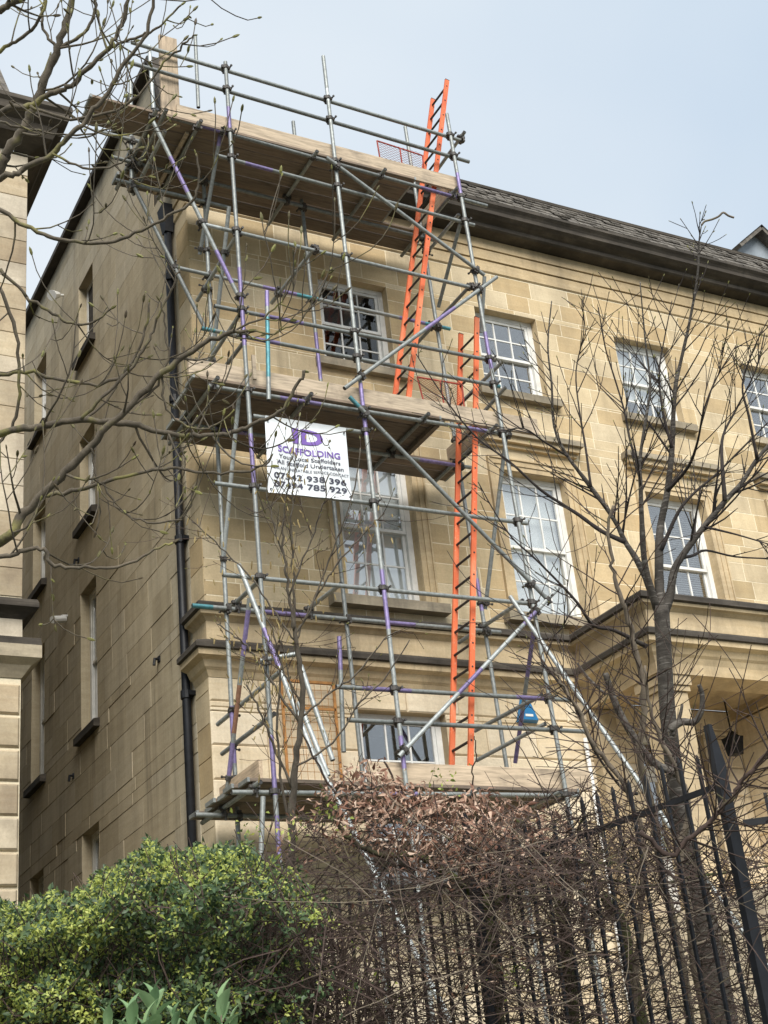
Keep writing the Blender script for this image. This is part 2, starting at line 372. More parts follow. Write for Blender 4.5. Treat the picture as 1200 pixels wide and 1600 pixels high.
def sweep(mb, path, prof, m=0, mats=None, closed_ends=True):
    """path: [(x,y)] with the outside on the right hand; prof: [(out,z)] from top to bottom"""
    P = [Vector((p[0], p[1])) for p in path]; nrm = []
    for i in range(len(P)-1):
        d = (P[i+1]-P[i]).normalized(); nrm.append(Vector((d.y, -d.x)))
    off = []
    for i in range(len(P)):
        if i == 0: off.append(nrm[0])
        elif i == len(P)-1: off.append(nrm[-1])
        else:
            a, b = nrm[i-1], nrm[i]; off.append((a+b)/(1+a.dot(b)))
    base = len(mb.v); k = len(prof)
    for i, p in enumerate(P):
        for o, z in prof: q = p+off[i]*o; mb.v.append((q.x, q.y, z))
    for i in range(len(P)-1):
        for j in range(k-1):
            a = base+i*k+j; mb.f.append((a, a+1, a+k+1, a+k)); mb.m.append(mats[j] if mats else m); mb.a.append(0.0)
    if closed_ends:
        mb.f.append(tuple(base+j for j in range(k-1, -1, -1))); mb.m.append(m); mb.a.append(0.0)
        e = base+(len(P)-1)*k; mb.f.append(tuple(e+j for j in range(k))); mb.m.append(m); mb.a.append(0.0)

# ---------------------------------------------------------------- sash window: mesh 'window' (box frame) > panes, bars, sill ...
PANES = {}
def sash(parent, T, w, h, rows_up, rows_lo, cols=3, meet=0.5, blind=None, label=None, lower_dark=False, seed=0, glass=None):
    glass = glass or m_glass
    """T maps local (x across, y inwards, z up) to the world; opening from 0..w, 0..h"""
    r = random.Random(seed)
    f = MB(); fr = 0.075
    f.box(0,fr,0,0.09,0,h); f.box(w-fr,w,0,0.09,0,h); f.box(fr,w-fr,0,0.09,h-0.07,h); f.box(fr,w-fr,-0.03,0.09,0,0.055)
    win = f.build('window', m_white, parent); win.matrix_world = T
    if label: win['label'] = label
    zm = 0.055+(h-0.125)*meet
    for (z0, z1, y0, rows) in ((zm-0.02, h-0.072, 0.012, rows_up), (0.057, zm+0.02, 0.05, rows_lo)):
        s = MB(); st = 0.042; x0, x1 = fr+0.002, w-fr-0.002; top = z0 > 0.3
        s.box(x0,x0+st,y0,y0+0.035,z0,z1); s.box(x1-st,x1,y0,y0+0.035,z0,z1)
        s.box(x0+st,x1-st,y0,y0+0.035,z1-0.04,z1); s.box(x0+st,x1-st,y0,y0+0.035,z0,z0+(0.04 if top else 0.06))
        so_ = s.build('sash_frame', m_white, win)
        gx0, gx1, gz0, gz1 = x0+st, x1-st, z0+(0.04 if top else 0.06), z1-0.04
        b = MB(); bw = 0.02
        xs = [gx0+(gx1-gx0)*i/cols for i in range(cols+1)]; zs = [gz0+(gz1-gz0)*i/rows for i in range(rows+1)]
        for x in xs[1:-1]: b.box(x-bw/2,x+bw/2,y0+0.006,y0+0.03,gz0,gz1)
        for z in zs[1:-1]:
            for i in range(cols): b.box(xs[i]+(bw/2 if i else 0),xs[i+1]-(bw/2 if i < cols-1 else 0),y0+0.008,y0+0.028,z-bw/2,z+bw/2)
        b.build('glazing_bar', m_white, win)
        for i in range(cols):
            for j in range(rows):
                key = (round(xs[1]-xs[0],3), round(zs[1]-zs[0],3), glass.name)
                if key not in PANES:
                    p = MB(); pw, ph = key[:2]; p.box(-pw/2,pw/2,0,0.004,-ph/2,ph/2); PANES[key] = p.mesh('pane', glass)
                o = link('pane', PANES[key], win)
                o.location = ((xs[i]+xs[i+1])/2, y0+0.016, (zs[j]+zs[j+1])/2)
                o.rotation_euler = (r.uniform(-.007,.007), 0, r.uniform(-.007,.007))
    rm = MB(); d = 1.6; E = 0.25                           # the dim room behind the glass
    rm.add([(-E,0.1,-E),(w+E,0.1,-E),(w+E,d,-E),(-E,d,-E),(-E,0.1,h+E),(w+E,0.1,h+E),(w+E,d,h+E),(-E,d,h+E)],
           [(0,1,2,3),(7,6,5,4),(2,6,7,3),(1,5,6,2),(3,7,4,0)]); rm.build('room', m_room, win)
    if blind == 'white':
        b = MB(); b.box(fr,w-fr,0.13,0.135,0.06,h-0.06); b.build('blind', m_blind, win)
    elif blind == 'half':
        b = MB(); b.box(fr,w-fr,0.13,0.135,h*0.30,h-0.06); b.build('blind', m_blind, win)
    elif blind == 'slats':
        b = MB(); z = 0.08
        while z < h-0.08:
            b.add([(fr,0.13,z),(w-fr,0.13,z),(w-fr,0.165,z+0.028),(fr,0.165,z+0.028)], [(0,1,2,3)]); z += 0.034
        b.build('venetian_blind', m_slat, win)
    elif blind == 'curtain':
        b = MB(); b.box(fr,w*0.78,0.13,0.14,h*0.47,h-0.06); b.build('curtain', m_curtain, win)
        b = MB(); b.tube([(0.2,0.4,0.12),(0.28,0.4,h*0.42)],0.02,5); b.tube([(0.42,0.4,0.12),(0.28,0.4,h*0.42)],0.02,5)
        b.bar((0.18,0.4,0.16),(0.8,0.4,0.16),0.05,0.05); b.bar((0.62,0.42,0.1),(0.62,0.42,0.36),0.16,0.1); b.build('easel', m_curtain, win)
    return win

def sill_part(win, w, h0, ext, proj, th, mat=None, y_in=0.10):
    b = MB(); z0 = -th
    b.add([(-ext,-proj,z0),(w+ext,-proj,z0),(w+ext,-0.001,z0),(-ext,-0.001,z0),(-ext,-proj,-0.02),(w+ext,-proj,-0.02),(w+ext,-0.001,0),(-ext,-0.001,0)],
          [(0,3,2,1),(4,5,6,7),(0,1,5,4),(1,2,6,5),(3,0,4,7)])
    b.add([(0.002,-0.001,-0.001),(w-0.002,-0.001,-0.001),(w-0.002,y_in,0.004),(0.002,y_in,0.004)], [(0,1,2,3)])
    return b

# ================================================================ MAIN HOUSE
house = empty('terraced_house', (0,0,1), 'tall honey-coloured stone house wrapped in scaffolding on its left side', 'house')
AX = [1.797, 4.218, 6.622, 9.03, 11.44]; AW = 1.03; AZ0, AZ1 = 11.10, 12.44
BX = [1.80, 4.215, 6.62, 9.03]; BW = 1.055; BZ0, BZ1 = 7.80, 9.86
CX = [1.775, 9.2]; CZ0, CZ1 = 4.45, 6.42
opsA = [(x, x+AW, AZ0, AZ1) for x in AX]; opsB = [(x, x+BW, BZ0, BZ1) for x in BX]
opsC = [(x, x+1.16, CZ0, CZ1) for x in CX]
door_op = (5.72, 6.78, 3.9, 6.35)
XE = 13.2
ops_all = opsA+opsB+opsC+[door_op]
fwm = MB()                                           # mortar backing and reveals
z_split = 6.7
for a0,a1,b0,b1 in list(cells(0.02, XE, 1.0, z_split, ops_all))+list(cells(0.02, XE, z_split, 13.64, ops_all)):
    yb = 0.0024 if b0 >= z_split-0.01 else 0.012; fwm.add([(a0,yb,b0),(a1,yb,b0),(a1,yb,b1),(a0,yb,b1)], [(0,1,2,3)], 0 if b0 >= z_split-0.01 else 1)
for o in ops_all:
    x0,x1,z0,z1 = o; d = 0.30
    for q in ([(x0,0.0,z0),(x0,d,z0),(x0,d,z1),(x0,0.0,z1)], [(x1,0.0,z1),(x1,d,z1),(x1,d,z0),(x1,0.0,z0)],
              [(x0,0.0,z1),(x0,d,z1),(x1,d,z1),(x1,0.0,z1)], [(x0,0.0,z0),(x1,0.0,z0),(x1,d,z0),(x0,d,z0)]):
        fwm.add(q, [(0,1,2,3)], 2)
fwm.add([(0.02,0.3,1),(0.02,0.012,1),(0.02,0.012,13.6),(0.02,0.3,13.6)], [(0,1,2,3)], 2)
front_wall = fwm.build('front_wall', [m_mortar, m_groove, m_dress], house)
stA = []
for z0, z1, seed in ((7.56, 13.06, 3),):
    arch = [(x-0.17, x+BW+0.17, BZ0-0.14, BZ1+0.17) for x in BX]     # architraves stand in place of stones
    hood = [(x-0.30, x+BW+0.30, BZ1+0.33, BZ1+0.57) for x in BX]
    stA = courses(0.0, XE, z0, z1, 0.275, opsA+arch+hood, [0.38,0.46,0.55,0.66], 0.0125, seed)
lay(front_wall, stA, m_ashlar, Front(0.0), 0.05, 0.0012, 300, seed=5, jit=0.0007)
porch_hole = (4.95, 7.75, 3.0, 7.0)
stC = courses(0.0, XE, 1.0, 6.69, 0.379, opsC+[door_op], [0.7,0.85,1.0], 0.004, 11)
lay(front_wall, stC, m_rustic, Front(-0.01), 0.05, 0.018, 110, seed=6, name='rusticated_block', jit=0.001)
# frieze steps, cornice, strings
path_full = [(0,0.42),(0,0),(4.95,0),(4.95,-1.5),(7.75,-1.5),(7.75,0),(XE,0)]
path_flat = [(0,0.42),(0,0),(XE,0)]
b = MB(); sweep(b, path_flat, [(0.0,13.64),(0.055,13.63),(0.055,13.465),(0.0,13.462),(0.0,13.448),(0.04,13.445),(0.04,13.285),(0.0,13.282),(0.0,13.268),(0.022,13.265),(0.022,13.09),(0.0,13.07)])
b.build('frieze', m_dress, house)
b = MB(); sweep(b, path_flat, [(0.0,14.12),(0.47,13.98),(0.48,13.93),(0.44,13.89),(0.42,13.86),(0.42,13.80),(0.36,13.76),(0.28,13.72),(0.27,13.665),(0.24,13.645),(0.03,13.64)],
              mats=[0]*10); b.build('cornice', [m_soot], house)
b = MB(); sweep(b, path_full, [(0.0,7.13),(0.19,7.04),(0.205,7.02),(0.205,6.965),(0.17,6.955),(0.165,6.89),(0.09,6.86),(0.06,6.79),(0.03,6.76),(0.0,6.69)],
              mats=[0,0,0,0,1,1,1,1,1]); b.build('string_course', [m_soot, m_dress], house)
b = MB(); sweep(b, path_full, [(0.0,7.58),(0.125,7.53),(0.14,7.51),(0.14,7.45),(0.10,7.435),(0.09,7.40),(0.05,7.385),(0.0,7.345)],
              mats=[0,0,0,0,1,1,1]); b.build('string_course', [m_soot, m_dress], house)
b = MB(); sweep(b, path_full, [(0.0,7.345),(0.002,7.13)]); b.build('fascia_band', m_dress, house)
# windows on the front
TA = lambda x, z, y: Matrix.Translation((x, y, z))
blA = ['curtain', None, 'half', None, None]
for i, x in enumerate(AX):
    w = sash(house, TA(x, AZ0, 0.13), AW, AZ1-AZ0, 2, 2, 3, 0.5, blA[i], seed=i, glass=m_glass_dull if i == 0 else None)
    s = sill_part(w, AW, 0, 0.14, 0.10, 0.13); s.v = [(v[0], v[1]-0.13, v[2]) for v in s.v]; s.build('sill', m_sill, w)
blB = ['white', 'white', 'slats', None]
for i, x in enumerate(BX):
    w = sash(house, TA(x, BZ0, 0.13), BW, BZ1-BZ0, 2, 2, 3, 0.5, blB[i], seed=10+i)
    s = sill_part(w, BW, 0, 0.26, 0.15, 0.14); s.v = [(v[0], v[1]-0.13, v[2]) for v in s.v]; s.build('sill', m_sill, w)
    a = MB()                                         # moulded architrave, butted in frame order
    for (o0, o1, yy) in ((0.003,0.075,-0.018),(0.075,0.15,-0.032),(0.15,0.172,-0.05)):
        h = BZ1-BZ0
        a.box(-o1,-o0,yy-0.13,-0.09,0.001,h+o1); a.box(BW+o0,BW+o1,yy-0.13,-0.09,0.001,h+o1); a.box(-o0,BW+o0,yy-0.13,-0.09,h+o0+0.001,h+o1)
    a.build('architrave', m_dress, w)
    hd = MB(); h = BZ1-BZ0; f0 = -0.13
    def hood_(x0, x1, y, z0, z1, m): hd.box(x0, x1, f0-y, f0+0.03, z0, z1, m)
    hood_(-0.24,BW+0.24,0.06,h+0.335,h+0.385,1); hood_(-0.27,BW+0.27,0.12,h+0.386,h+0.46,1); hood_(-0.30,BW+0.30,0.17,h+0.461,h+0.515,0); hood_(-0.29,BW+0.29,0.14,h+0.516,h+0.56,0)
    hd.build('hood_mould', [m_sill, m_dress], w)
for i, x in enumerate(CX):
    w = sash(house, TA(x, CZ0, 0.13), 1.16, CZ1-CZ0, 2, 2, 3, 0.5, None, seed=20+i)
    s = sill_part(w, 1.16, 0, 0.14, 0.10, 0.13); s.v = [(v[0], v[1]-0.13, v[2]) for v in s.v]; s.build('sill', m_sill, w)
# side wall
SY = [(4.05,4.82),(6.77,7.54),(9.5,10.27)]; SZ = [(13.58,14.95),(10.67,12.13),(7.5,9.62),(4.3,6.13)]
ops_s = [(y0,y1,z0,z1) for (y0,y1) in SY for (z0,z1) in SZ]
YS0, YE, ZT = 0.42, 14.0, 16.27
sw = MB(); X = 0.006
for a0,a1,b0,b1 in cells(YS0, YE, 1.0, 13.9, ops_s)                  : sw.add([(X,a1,b0),(X,a0,b0),(X,a0,b1),(X,a1,b1)], [(0,1,2,3)])
for a0,a1,b0,b1 in cells(1.2, YE, 13.9, ZT, [o for o in [(o[0],o[1],max(13.9,o[2]),o[3]) for o in ops_s] if o[3] > 13.9]):
    sw.add([(X,a1,b0),(X,a0,b0),(X,a0,b1),(X,a1,b1)], [(0,1,2,3)])
sw.add([(X,0.0,13.9),(X,0.9,ZT),(X,1.2,ZT),(X,1.2,13.9)], [(0,1,2,3)])
for y0,y1,z0,z1 in ops_s:
    d = 0.24
    for q in ([(0,y0,z0),(d,y0,z0),(d,y0,z1),(0,y0,z1)], [(0,y1,z1),(d,y1,z1),(d,y1,z0),(0,y1,z0)], [(0,y0,z1),(d,y0,z1),(d,y1,z1),(0,y1,z1)], [(0,y1,z0),(d,y1,z0),(d,y0,z0),(0,y0,z0)]):
        sw.add(q, [(0,1,2,3)], 1)
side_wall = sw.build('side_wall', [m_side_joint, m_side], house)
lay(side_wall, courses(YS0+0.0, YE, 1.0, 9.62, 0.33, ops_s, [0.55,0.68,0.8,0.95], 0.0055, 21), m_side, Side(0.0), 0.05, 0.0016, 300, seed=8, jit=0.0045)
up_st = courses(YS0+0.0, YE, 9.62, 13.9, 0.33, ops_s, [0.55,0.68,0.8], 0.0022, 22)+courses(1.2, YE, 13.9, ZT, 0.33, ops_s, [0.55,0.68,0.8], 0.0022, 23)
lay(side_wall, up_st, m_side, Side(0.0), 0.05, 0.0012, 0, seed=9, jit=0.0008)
b = MB(); r2 = random.Random(4)                      # quoin strip of dressed stone at the corner return
qz = 1.0
while qz < 13.5:
    q1 = min(qz+0.37, 13.55)
    s = stone_mesh(0.40, q1-qz-0.005, 0.04, 0.004); mw = Side(0.001).matrix(0.013, qz, 0)
    o = link('quoin_stone', s.mesh('quoin_stone', m_ashlar), side_wall); o.matrix_world = mw; qz = q1
for (y0,y1) in SY:
    for (z0,z1) in SZ:
        T = Matrix(((0,1,0,0.13),(-1,0,0,y1),(0,0,1,z0),(0,0,0,1)))
        w = sash(house, T, y1-y0, z1-z0, 1, 1, 1, 0.5, None, seed=int(z0*10+y0))
        s = sill_part(w, y1-y0, 0, 0.10, 0.09, 0.12); s.v = [(v[0], v[1]-0.13, v[2]) for v in s.v]; s.build('sill', m_soot, w)
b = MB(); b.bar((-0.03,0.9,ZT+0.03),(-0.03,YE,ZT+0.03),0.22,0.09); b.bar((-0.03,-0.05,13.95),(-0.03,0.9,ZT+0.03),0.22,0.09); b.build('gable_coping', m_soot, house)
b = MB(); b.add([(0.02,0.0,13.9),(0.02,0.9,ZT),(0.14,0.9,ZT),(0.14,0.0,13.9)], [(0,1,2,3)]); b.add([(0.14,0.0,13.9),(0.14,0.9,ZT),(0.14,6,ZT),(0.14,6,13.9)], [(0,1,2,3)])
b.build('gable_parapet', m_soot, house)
# roof: slated slope above the cornice
rf = MB(); rf.add([(0.3,-0.30,14.06),(XE,-0.30,14.06),(XE,0.12,14.72),(0.3,0.12,14.72),(XE,2.5,16.2),(0.3,2.5,16.2),(XE,9,16.2),(0.3,9,16.2)], [(0,1,2,3),(3,2,4,5),(5,4,6,7)])
roof = rf.build('roof', m_slate, house)
sls = MB(); r2 = random.Random(9)
rows = 6; A0 = Vector((0,-0.33,14.05)); A1 = Vector((0,0.12,14.74)); dv = (A1-A0)/rows; nv = Vector((0,-dv.z,dv.y)).normalized()
for i in range(rows):
    x = 0.3+(0.12 if i % 2 else 0)
    while x < XE:
        wd = r2.uniform(0.11,0.19); p = A0+dv*i; e = r2.uniform(0.02,0.04)
        q0 = p+nv*e; q1 = p+dv*1.25+nv*0.008; dz = r2.uniform(-0.012,0.012)
        sls.add([(x,q0.y,q0.z+dz),(x+wd-0.008,q0.y,q0.z+dz),(x+wd-0.008,q1.y,q1.z),(x,q1.y,q1.z),(x,q0.y+0.008,q0.z+dz-0.014),(x+wd-0.008,q0.y+0.008,q0.z+dz-0.014)], [(0,1,2,3),(4,5,1,0)], 0, r2.random())
        x += wd
tag(sls.build('slates', m_slate, roof, attr=True), kind='stuff')
b = MB(); b.bar((0.3,0.16,14.755),(XE,0.16,14.755),0.16,0.05); b.build('ridge_stone', m_soot, roof)
# dormer at the right end
dm = MB(); dx, dy, dz_ = 10.95, 0.75, -0.24
dm.add([(dx-0.5,dy,14.6),(dx+0.5,dy,14.6),(dx+0.5,dy,15.75+dz_),(dx,dy,16.15+dz_),(dx-0.5,dy,15.75+dz_),(dx-0.5,dy+2,14.6),(dx+0.5,dy+2,14.6),(dx+0.5,dy+2,15.75+dz_),(dx,dy+2,16.15+dz_),(dx-0.5,dy+2,15.75+dz_)],
       [(0,1,2,3,4),(0,4,9,5),(1,6,7,2),(5,9,8,7,6)], 0)
dorm = dm.build('dormer', [m_lead], roof)
b = MB(); b.bar((dx-0.62,dy-0.10,15.64+dz_),(dx-0.01,dy-0.10,16.16+dz_),0.07,0.2,Vector((0,-1,0))); b.bar((dx+0.62,dy-0.10,15.64+dz_),(dx+0.01,dy-0.10,16.16+dz_),0.07,0.2,Vector((0,-1,0)))
for s_ in (-1,1): b.add([(dx+s_*0.62,dy-0.22,15.69+dz_),(dx,dy-0.22,16.22+dz_),(dx,dy+2,16.22+dz_),(dx+s_*0.62,dy+2,15.69+dz_)], [(0,1,2,3) if s_ > 0 else (3,2,1,0)])
b.build('dormer_roof', m_slate, roof)
b = MB(); b.box(dx-0.30,dx+0.30,dy-0.014,dy-0.003,14.7,15.62+dz_); b.build('dormer_window', m_lead, roof)
# porch
po = MB(); BZ = 6.56
po.box(4.95,5.40,-1.06,-0.0,BZ,6.72); po.box(4.95,7.75,-1.5,-1.06,BZ,6.72); po.box(7.30,7.75,-1.06,-0.0,BZ,6.72)
po.add([(4.95,-1.5,6.72),(4.95,0,6.72),(4.95,0,7.56),(4.95,-1.5,7.56)], [(0,1,2,3)]); po.add([(4.95,-1.5,6.72),(7.75,-1.5,6.72),(7.75,-1.5,7.56),(4.95,-1.5,7.56)], [(0,1,2,3)])
po.add([(5.40,-1.06,6.70),(7.30,-1.06,6.70),(7.30,-0.0,6.70),(5.40,-0.0,6.70)], [(0,3,2,1)]); po.add([(4.95,-1.5,7.56),(7.75,-1.5,7.56),(7.75,0,7.56),(4.95,0,7.56)], [(0,1,2,3)])
po.add([(7.75,-1.5,6.72),(7.75,-1.5,7.56),(7.75,0,7.56),(7.75,0,6.72)], [(3,2,1,0)])
porch = po.build('porch', m_dress, house)
def pier(x0, x1, y0, y1, n='pier'):
    b = MB(); b.box(x0+0.03,x1-0.03,y0+0.03,y1-0.03,3.9,6.36); b.box(x0,x1,y0,y1,6.37,6.43); b.box(x0-0.02,x1+0.02,y0-0.02,y1+0.02,6.44,BZ-0.002); b.box(x0-0.02,x1+0.02,y0-0.02,y1+0.02,1.0,3.9)
    return b.build(n, m_dress, porch)
pier(4.99,5.43,-1.46,-1.03); pier(7.32,7.72,-1.46,-1.03)
b = MB(); b.box(4.97,5.30,-0.16,-0.012,3.9,6.55); b.build('pilaster', m_dress, porch)
b = MB(); z = 3.9
while z < 6.5:
    z1 = min(z+0.379, 6.55)
    s = stone_mesh(1.0, z1-z-0.004, 0.12, 0.016); o = link('rusticated_block', s.mesh('rusticated_block', m_rustic), porch); o.matrix_world = Side(7.36).matrix(-1.02, z, 0); z = z1
b = MB(); b.box(4.9,7.8,-2.6,-0.03,1.0,3.9); b.build('porch_floor', m_rustic, porch)
for k in range(11):
    b = MB(); b.box(5.3,7.4,-2.6-0.28*(k+1),-2.6-0.28*k,1.0,3.9-0.17*(k+0) - 0.17); b.build('step', m_rustic, porch)
b = MB(); x0,x1,z0,z1 = door_op; yy = 0.14
b.box(x0,x0+0.09,yy,yy+0.1,z0,z1); b.box(x1-0.09,x1,yy,yy+0.1,z0,z1); b.box(x0+0.09,x1-0.09,yy,yy+0.1,z1-0.09,z1); b.box(x0+0.09,x1-0.09,yy,yy+0.1,z0+1.98,z0+2.05)
door = b.build('door_frame', m_white, house)
b = MB(); b.box(x0+0.09,x1-0.09,yy+0.03,yy+0.07,z0,z0+0.9)
for q in (0.0,): b.box(x0+0.09,x0+0.2,yy+0.03,yy+0.07,z0+0.9,z0+1.98); b.box(x1-0.2,x1-0.09,yy+0.03,yy+0.07,z0+0.9,z0+1.98); b.box(x0+0.2,x1-0.2,yy+0.03,yy+0.07,z0+1.86,z0+1.98)
b.build('door', m_white, door)
b = MB(); b.box(x0+0.2,x1-0.2,yy+0.045,yy+0.05,z0+0.9,z0+1.86); b.build('pane', m_glass, door)
b = MB(); b.box(x0+0.09,x1-0.09,yy+0.045,yy+0.05,z0+2.05,z1-0.09); b.build('pane', m_glass, door)
b = MB(); b.box(x0-0.2,x1+0.2,yy+0.5,yy+0.55,z0,z1+0.2); b.build('hallway', m_room, door)

# downpipe on the corner
dpipe = empty('downpipe', (-0.07,0.5,1), 'black cast iron rainwater pipe running down the corner of the house', 'pipe')
b = MB(); b.tube([(-0.075,0.50,1.0),(-0.075,0.50,12.95)],0.050,12); b.build('pipe', m_black, dpipe, smooth=True)
b = MB(); b.add([(-0.17,0.38,13.35),(-0.01,0.38,13.35),(-0.01,0.62,13.35),(-0.17,0.62,13.35),(-0.13,0.44,12.95),(-0.02,0.44,12.95),(-0.02,0.56,12.95),(-0.13,0.56,12.95)], [(0,1,2,3),(7,6,5,4),(0,4,5,1),(1,5,6,2),(2,6,7,3),(3,7,4,0)])
b.build('hopper', m_black, dpipe)
for z in (3.0,4.85,6.6,8.5,10.4,12.2):
    b = MB(); b.tube([(-0.075,0.50,z),(-0.075,0.50,z+0.09)],0.066,12); b.box(-0.075,0.0,0.40,0.60,z+0.02,z+0.07); b.build('collar', m_black, dpipe)
wp = empty('drainpipe', (4.86,-0.06,3), 'white plastic drainpipe in the corner beside the porch', 'pipe')
b = MB(); b.tube([(4.85,-0.07,1.0),(4.85,-0.07,6.2)],0.027,10); b.build('pipe', m_plastic, wp, smooth=True)
for z in (3.2,5.0,6.05):
    b = MB(); b.tube([(4.85,-0.07,z),(4.85,-0.07,z+0.06)],0.034,10); b.build('bracket', m_plastic, wp)

# small fittings on the walls
al = empty('alarm_box', (4.07,-0.05,6.4), 'blue triangular burglar alarm box on the ground floor wall', 'alarm')
b = MB(); cx_, cz_ = 4.06, 6.46
b.add([(cx_-0.15,-0.02,cz_-0.09),(cx_+0.15,-0.02,cz_-0.09),(cx_+0.05,-0.02,cz_+0.22),(cx_-0.05,-0.02,cz_+0.22),(cx_-0.13,-0.09,cz_-0.07),(cx_+0.13,-0.09,cz_-0.07),(cx_+0.045,-0.07,cz_+0.2),(cx_-0.045,-0.07,cz_+0.2)],
      [(4,5,6,7),(0,1,5,4),(1,2,6,5),(2,3,7,6),(3,0,4,7),(3,2,1,0)]); b.build('case', m_blue, al)
b = MB(); b.box(cx_-0.05,cx_+0.06,-0.092,-0.084,cz_-0.03,cz_+0.0); b.build('badge', m_plastic, al)
cc = empty('security_camera', (-0.1,5.4,9.45), 'small white security camera on the grey side wall', 'camera')
b = MB(); b.tube([(-0.26,5.36,9.42),(-0.05,5.50,9.50)],0.055,10); b.build('housing', m_plastic, cc)
b = MB(); b.tube([(0.0,5.52,9.56),(-0.09,5.47,9.53)],0.025,8); b.build('bracket', m_plastic, cc)
fl = empty('floodlight', (-0.1,5.7,15.3), 'small white floodlight high on the side wall below the coping', 'lamp')
b = MB(); b.tube([(-0.24,5.55,15.25),(-0.10,5.66,15.36)],[0.09,0.05],10); b.build('lamp_head', m_plastic, fl)
b = MB(); b.tube([(0.0,5.7,15.4),(-0.12,5.66,15.35)],0.02,6); b.build('bracket', m_plastic, fl)
for (y_, z_) in ((5.2,7.05),(1.55,7.45),(4.9,10.2)):
    b = MB(); b.tube([(0.01,y_,z_),(-0.06,y_,z_),(-0.07,y_,z_-0.08)],0.020,8); b.box(-0.015,0.0,y_-0.035,y_+0.035,z_-0.035,z_+0.035)
    tag(b.build('overflow_pipe', m_black), {7.05:'dark overflow pipe stub below the tall side window',7.45:'little overflow pipe stub on the side wall nearest the downpipe',10.2:'highest of the dark overflow pipe stubs on the side wall'}[z_], 'pipe', 'overflow stubs on the side wall')
lan = empty('porch_lantern', (5.9,-0.3,6.3), 'black wall lantern hanging inside the porch', 'lantern')
b = MB(); lx, ly, lz = 6.95, -0.35, 6.12
b.add([(lx-0.07,ly-0.07,lz-0.13),(lx+0.07,ly-0.07,lz-0.13),(lx+0.07,ly+0.07,lz-0.13),(lx-0.07,ly+0.07,lz-0.13),(lx-0.1,ly-0.1,lz+0.1),(lx+0.1,ly-0.1,lz+0.1),(lx+0.1,ly+0.1,lz+0.1),(lx-0.1,ly+0.1,lz+0.1)], [(0,3,2,1),(4,5,6,7),(0,1,5,4),(1,2,6,5),(2,3,7,6),(3,0,4,7)])
b.build('body', m_black, lan); b = MB(); b.tube([(lx,ly,lz+0.1),(lx,ly,6.7)],0.012,6); b.tube([(lx,ly,lz+0.1),(lx,ly,lz+0.2)],[0.1,0.01],6); b.build('stem', m_black, lan)
# rusty window guard on the ground floor
cg = empty('window_guard', (1.1,-0.1,5), 'rusty yellow wire mesh guard standing against the ground floor wall', 'guard')
b = MB(); gx0,gx1,gz0,gz1,gy = 0.80,1.44,5.35,6.66,-0.13
for A,B in (((gx0,gy,gz0),(gx0,gy,gz1)),((gx1,gy,gz0),(gx1,gy,gz1)),((gx0,gy,gz1),(gx1,gy,gz1)),((gx0,gy,gz0),(gx1,gy,gz0)),((gx0,gy,6.35),(gx1,gy,6.35))): b.bar(A,B,0.03,0.02,Vector((0,1,0)))
b.build('frame', m_rust, cg)
b = MB()
for i in range(1,8): x = gx0+(gx1-gx0)*i/8; b.tube([(x,gy,gz0),(x,gy,gz1)],0.0035,4)
for i in range(1,14): z = gz0+(gz1-gz0)*i/14; b.tube([(gx0,gy-0.005,z),(gx1,gy-0.005,z)],0.0035,4)
b.build('wire_mesh', m_rust, cg)

# ================================================================ NEIGHBOUR HOUSE (left edge)
nb = empty('neighbouring_house', (-4,0.4,1), 'neighbouring pale stone house with dark eaves at the left edge', 'house')
NX, NY = -1.93, 0.40; NL = -14.0
b = MB()
b.add([(NL,NY+0.014,1),(NX-0.004,NY+0.014,1),(NX-0.004,NY+0.014,13.64),(NL,NY+0.014,13.64)], [(0,1,2,3)])
b.add([(NX-0.004,NY+0.014,1),(NX-0.004,14,1),(NX-0.004,14,13.64),(NX-0.004,NY+0.014,13.64)], [(0,1,2,3)])
b.add([(NL,14,1),(NL,NY+0.014,1),(NL,NY+0.014,13.64),(NL,14,13.64)], [(0,1,2,3)]); b.add([(NX,14,1),(NL,14,1),(NL,14,13.64),(NX,14,13.64)], [(0,1,2,3)])
nwall = b.build('wall', m_mortar, nb)
lay(nwall, courses(-5.2, NX, 1.0, 6.62, 0.36, [], [0.30,0.42,0.6], 0.03, 31), m_nb, Front(NY-0.02), 0.07, 0.02, 120, seed=12, jit=0.012)
lay(nwall, courses(-5.2, NX, 7.6, 13.62, 0.33, [], [0.45,0.6], 0.006, 32), m_nb, Front(NY), 0.05, 0.005, 120, seed=13)
npath = [(NL,NY),(NX,NY),(NX,10)]
b = MB(); sweep(b, npath, [(0,14.30),(0.44,14.17),(0.45,14.10),(0.41,14.06),(0.40,13.96),(0.30,13.90),(0.27,13.80),(0.24,13.75),(0.0,13.64)]); b.build('cornice', m_soot, nb)
b = MB(); sweep(b, npath, [(0,7.12),(0.16,7.08),(0.17,7.0),(0.17,6.86),(0.08,6.80),(0.0,6.68)], mats=[0,0,1,1,1]); b.build('string_course', [m_soot, m_sill], nb)
b = MB(); sweep(b, npath, [(0,7.58),(0.13,7.53),(0.145,7.49),(0.145,7.44),(0.05,7.38),(0.0,7.34)]); b.build('string_course', m_soot, nb)
b = MB(); sweep(b, npath, [(0.0,7.34),(0.003,7.12)]); b.build('fascia_band', m_nb, nb)
b = MB(); b.add([(NL,NY,14.25),(NX-0.12,NY,14.25),(NX-0.42,NY+0.9,16.4),(NL,NY+0.9,16.4),(NX-0.12,12,14.25),(NX-0.42,12,16.4),(NL,12,16.4)], [(0,1,2,3),(1,4,5,2),(3,2,5,6)]); b.build('roof', m_slate, nb)

